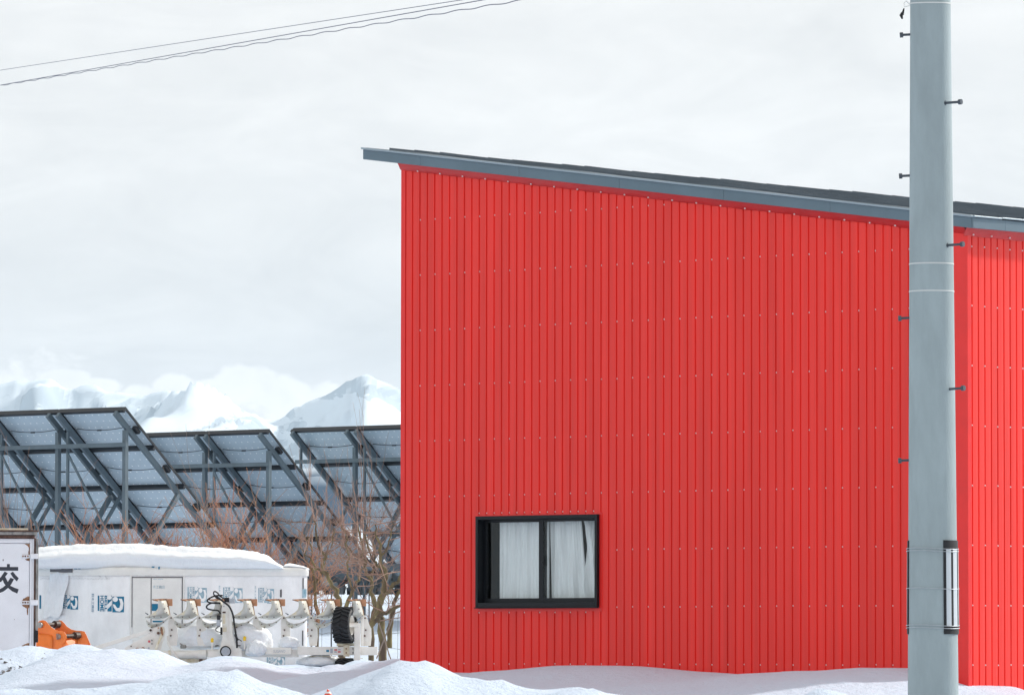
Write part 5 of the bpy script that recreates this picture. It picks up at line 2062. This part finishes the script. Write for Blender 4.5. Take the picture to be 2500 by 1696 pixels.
fruit_tree('bare forked tree with mossy branches left of the raised tyre', [(832, 1600, 0, .075), (836, 1520, 0, .065), (828, 1475, 0, .055), (812, 1430, 0, .045), (796, 1400, 0, .04), (790, 1370, 0, .033), (775, 1320, 0, .022), (765, 1270, 0, .014)],
           [[(836, 1510, 0, .05), (850, 1470, -.1, .042), (866, 1430, -.1, .035), (878, 1400, -.1, .026), (900, 1370, -.1, .016)],
            [(800, 1405, 0, .03), (770, 1385, .1, .022), (750, 1350, .2, .015), (748, 1300, .2, .01)],
            [(860, 1440, -.1, .028), (850, 1390, -.2, .02), (845, 1330, -.2, .014), (838, 1280, -.2, .009)],
            [(790, 1370, 0, .022), (810, 1330, 0, .016), (815, 1290, 0, .010)]], 96.0, 11, 30, 1040)
fruit_tree('gnarled leaning mossy tree nearest the red barn wall', [(936, 1600, 0, .085), (932, 1540, 0, .075), (926, 1490, 0, .07), (932, 1450, 0, .06), (940, 1410, 0, .05), (930, 1370, 0, .036), (925, 1330, 0, .024), (915, 1280, 0, .014)],
           [[(938, 1450, 0, .045), (958, 1430, -.1, .04), (975, 1410, -.1, .032), (995, 1385, -.1, .024)],
            [(898, 1560, -.2, .04), (905, 1530, -.2, .052), (925, 1505, -.2, .05), (950, 1492, -.2, .042), (985, 1473, -.2, .034), (1010, 1460, -.2, .02)],
            [(950, 1580, .2, .06), (952, 1520, .2, .055), (965, 1470, .2, .045), (980, 1420, .2, .034), (985, 1360, .2, .02)],
            [(936, 1405, 0, .034), (920, 1380, .1, .026), (900, 1345, .1, .018), (892, 1300, .1, .010)],
            [(930, 1360, 0, .026), (950, 1320, 0, .018), (958, 1270, 0, .01)]], 94.5, 21, 30, 1090)
fruit_tree('slender bare tree with upright shoots against the right array', [(906, 1600, 0, .06), (908, 1530, 0, .055), (915, 1470, 0, .045), (905, 1420, 0, .038), (890, 1380, 0, .03), (880, 1330, 0, .022), (872, 1270, 0, .012)],
           [[(905, 1420, 0, .03), (915, 1370, .1, .022), (912, 1310, .1, .013)], [(890, 1380, 0, .024), (860, 1350, .1, .016), (842, 1310, .1, .01)], [(880, 1330, 0, .018), (900, 1290, 0, .012), (905, 1240, 0, .008)]], 97.5, 31, 28, 1030)
fruit_tree('small twiggy tree behind the hut end with thin vertical shoots', [(772, 1600, 0, .045), (775, 1500, 0, .038), (768, 1430, 0, .03), (760, 1370, 0, .022), (752, 1310, 0, .012)],
           [[(768, 1430, 0, .024), (790, 1390, .1, .017), (800, 1340, .1, .01)], [(762, 1390, 0, .02), (738, 1350, 0, .014), (728, 1300, 0, .008)]], 98.5, 41, 15, 1110)

# crossed sticks leaning by the trees
for (a, b, lab) in (((925, 1520), (948, 1590), 'straight pale stick leaning left to right by the gnarled tree'), ((962, 1500), (928, 1585), 'straight pale stick crossing the other at the gnarled tree')):
    p, q = W(b[0], b[1], 93.6), W(a[0], a[1], 93.75)
    d = (p - q)
    p = p + d * 0.25
    tag(obj('stick', MB().tube([q, p], 0.011, 6), 'twig_grey', None), lab, 'stick', 'sticks leaning by the tree')

# ------------------------------------------------------------------ wire fence behind the plough
f0, f1 = W(755, 1500, 100), W(1010, 1500, 100)
fen = root('wire_fence', 'low wire mesh fence on dark posts behind the plough', 'fence', (f0.x, 100, 0.75))
zf0, zf1 = 0.55, 2.05
nw = 7
for k in range(nw):
    z = zf0 + (zf1 - zf0) * k / (nw - 1)
    rg2 = random.Random(k)
    pts = [Vector((f0.x + (f1.x - f0.x) * i / 16, 100 + rg2.uniform(-.01, .01), z + rg2.uniform(-0.015, 0.015))) for i in range(17)]
    obj('wire', MB().tube(pts, 0.0035, 4), 'fence_wire', fen)
n = 11
for i in range(n):
    x = f0.x + (f1.x - f0.x) * (i + 0.3) / n
    obj('wire', MB().tube([(x, 100, zf0), (x + 0.01, 100.0, zf1)], 0.003, 4), 'fence_wire', fen)
for px in (760, 809, 901, 980):
    x = W(px, 1500, 100).x
    obj('post', MB().tube([(x, 100.02, 0.3), (x, 100.02, zf1 + 0.05)], 0.012, 8), 'dark_steel', fen)

# ------------------------------------------------------------------ hedge far behind the arrays
rngh = random.Random(8)
mb = MB()
for k in range(1800):
    x = rngh.uniform(-14, 6)
    y = 134 + rngh.uniform(-0.7, 0.7) + x * -0.2
    h = 0.6 * rngh.random()
    a = rngh.uniform(0, 6.3)
    s = rngh.uniform(0.06, 0.16)
    c = Vector((x, y, 2.25 + h))
    e1 = Vector((math.cos(a), math.sin(a), rngh.uniform(-.5, .5))) * s
    e2 = Vector((-math.sin(a) * .4, math.cos(a) * .4, 1)) * s
    mb.add([c - e1 - e2, c + e1 - e2, c + e1 * .6 + e2, c - e1 * .6 + e2], [(0, 1, 2, 3)])
h = obj('hedge', mb, 'hedge_dark', None, fix=False)
tag(h, 'low dark hedge seen under the solar arrays', 'hedge', None, 'stuff')

# ------------------------------------------------------------------ striped traffic cone peeping over the bank
tip = W(797, 1682, 47.5)
cb = tip.z - 0.72
con_ = root('traffic_cone', 'red and white striped cone whose tip peeps over the snow bank', 'cone', (tip.x, tip.y, cb))
rr = lambda z: float(np.interp(z, [0.03, 0.655, 0.72], [0.18, 0.047, 0.005]))
for (z0, z1, m_) in ((0.03, 0.30, 'cone_red'), (0.30, 0.45, 'cone_white'), (0.45, 0.60, 'cone_red'), (0.60, 0.672, 'cone_white'), (0.672, 0.69, 'cone_red'), (0.69, 0.703, 'cone_white')):
    zz_ = [z0] + ([0.655] if z0 < 0.655 < z1 else []) + [z1]
    obj('band', MB().tube([(0.02 * q, 0, q) for q in zz_], [rr(q) for q in zz_], 24), m_, con_, smooth='auto', world=False)
obj('tip', MB().tube([(0.014, 0, 0.703), (0.006, 0, 0.722)], [rr(0.703), 0.003], 12), 'cone_red', con_, smooth='auto', world=False)
obj('base', MB().box((-0.19, -0.19, 0), (0.19, 0.19, 0.03)), 'cone_red', con_, world=False, bevel=0.01)

# ------------------------------------------------------------------ bare soil and grit showing on the bank at the left
rngs = random.Random(12)
mb = MB()
for k in range(900):
    t = rngs.random()
    px = -60 + 215 * t
    d = rngs.gauss(79.0, 0.7)
    p = W(px, 1600, d)
    z = hz(p.x, d)
    s = rngs.uniform(0.008, 0.04) * (1.2 - 0.8 * t)
    o = len(mb.v)
    vs = [Vector((p.x + rngs.gauss(0, s), d + rngs.gauss(0, s), z + rngs.gauss(0, s * 0.5))) for _ in range(5)]
    mb.add(vs, [(0, 1, 2), (0, 2, 3), (0, 3, 4), (0, 4, 1), (1, 2, 3), (1, 3, 4)])
so = obj('soil', mb, 'soil', None, fix=False)
tag(so, 'dark grit and soil crumbs strewn on the snow bank at the left edge', 'soil', None, 'stuff')
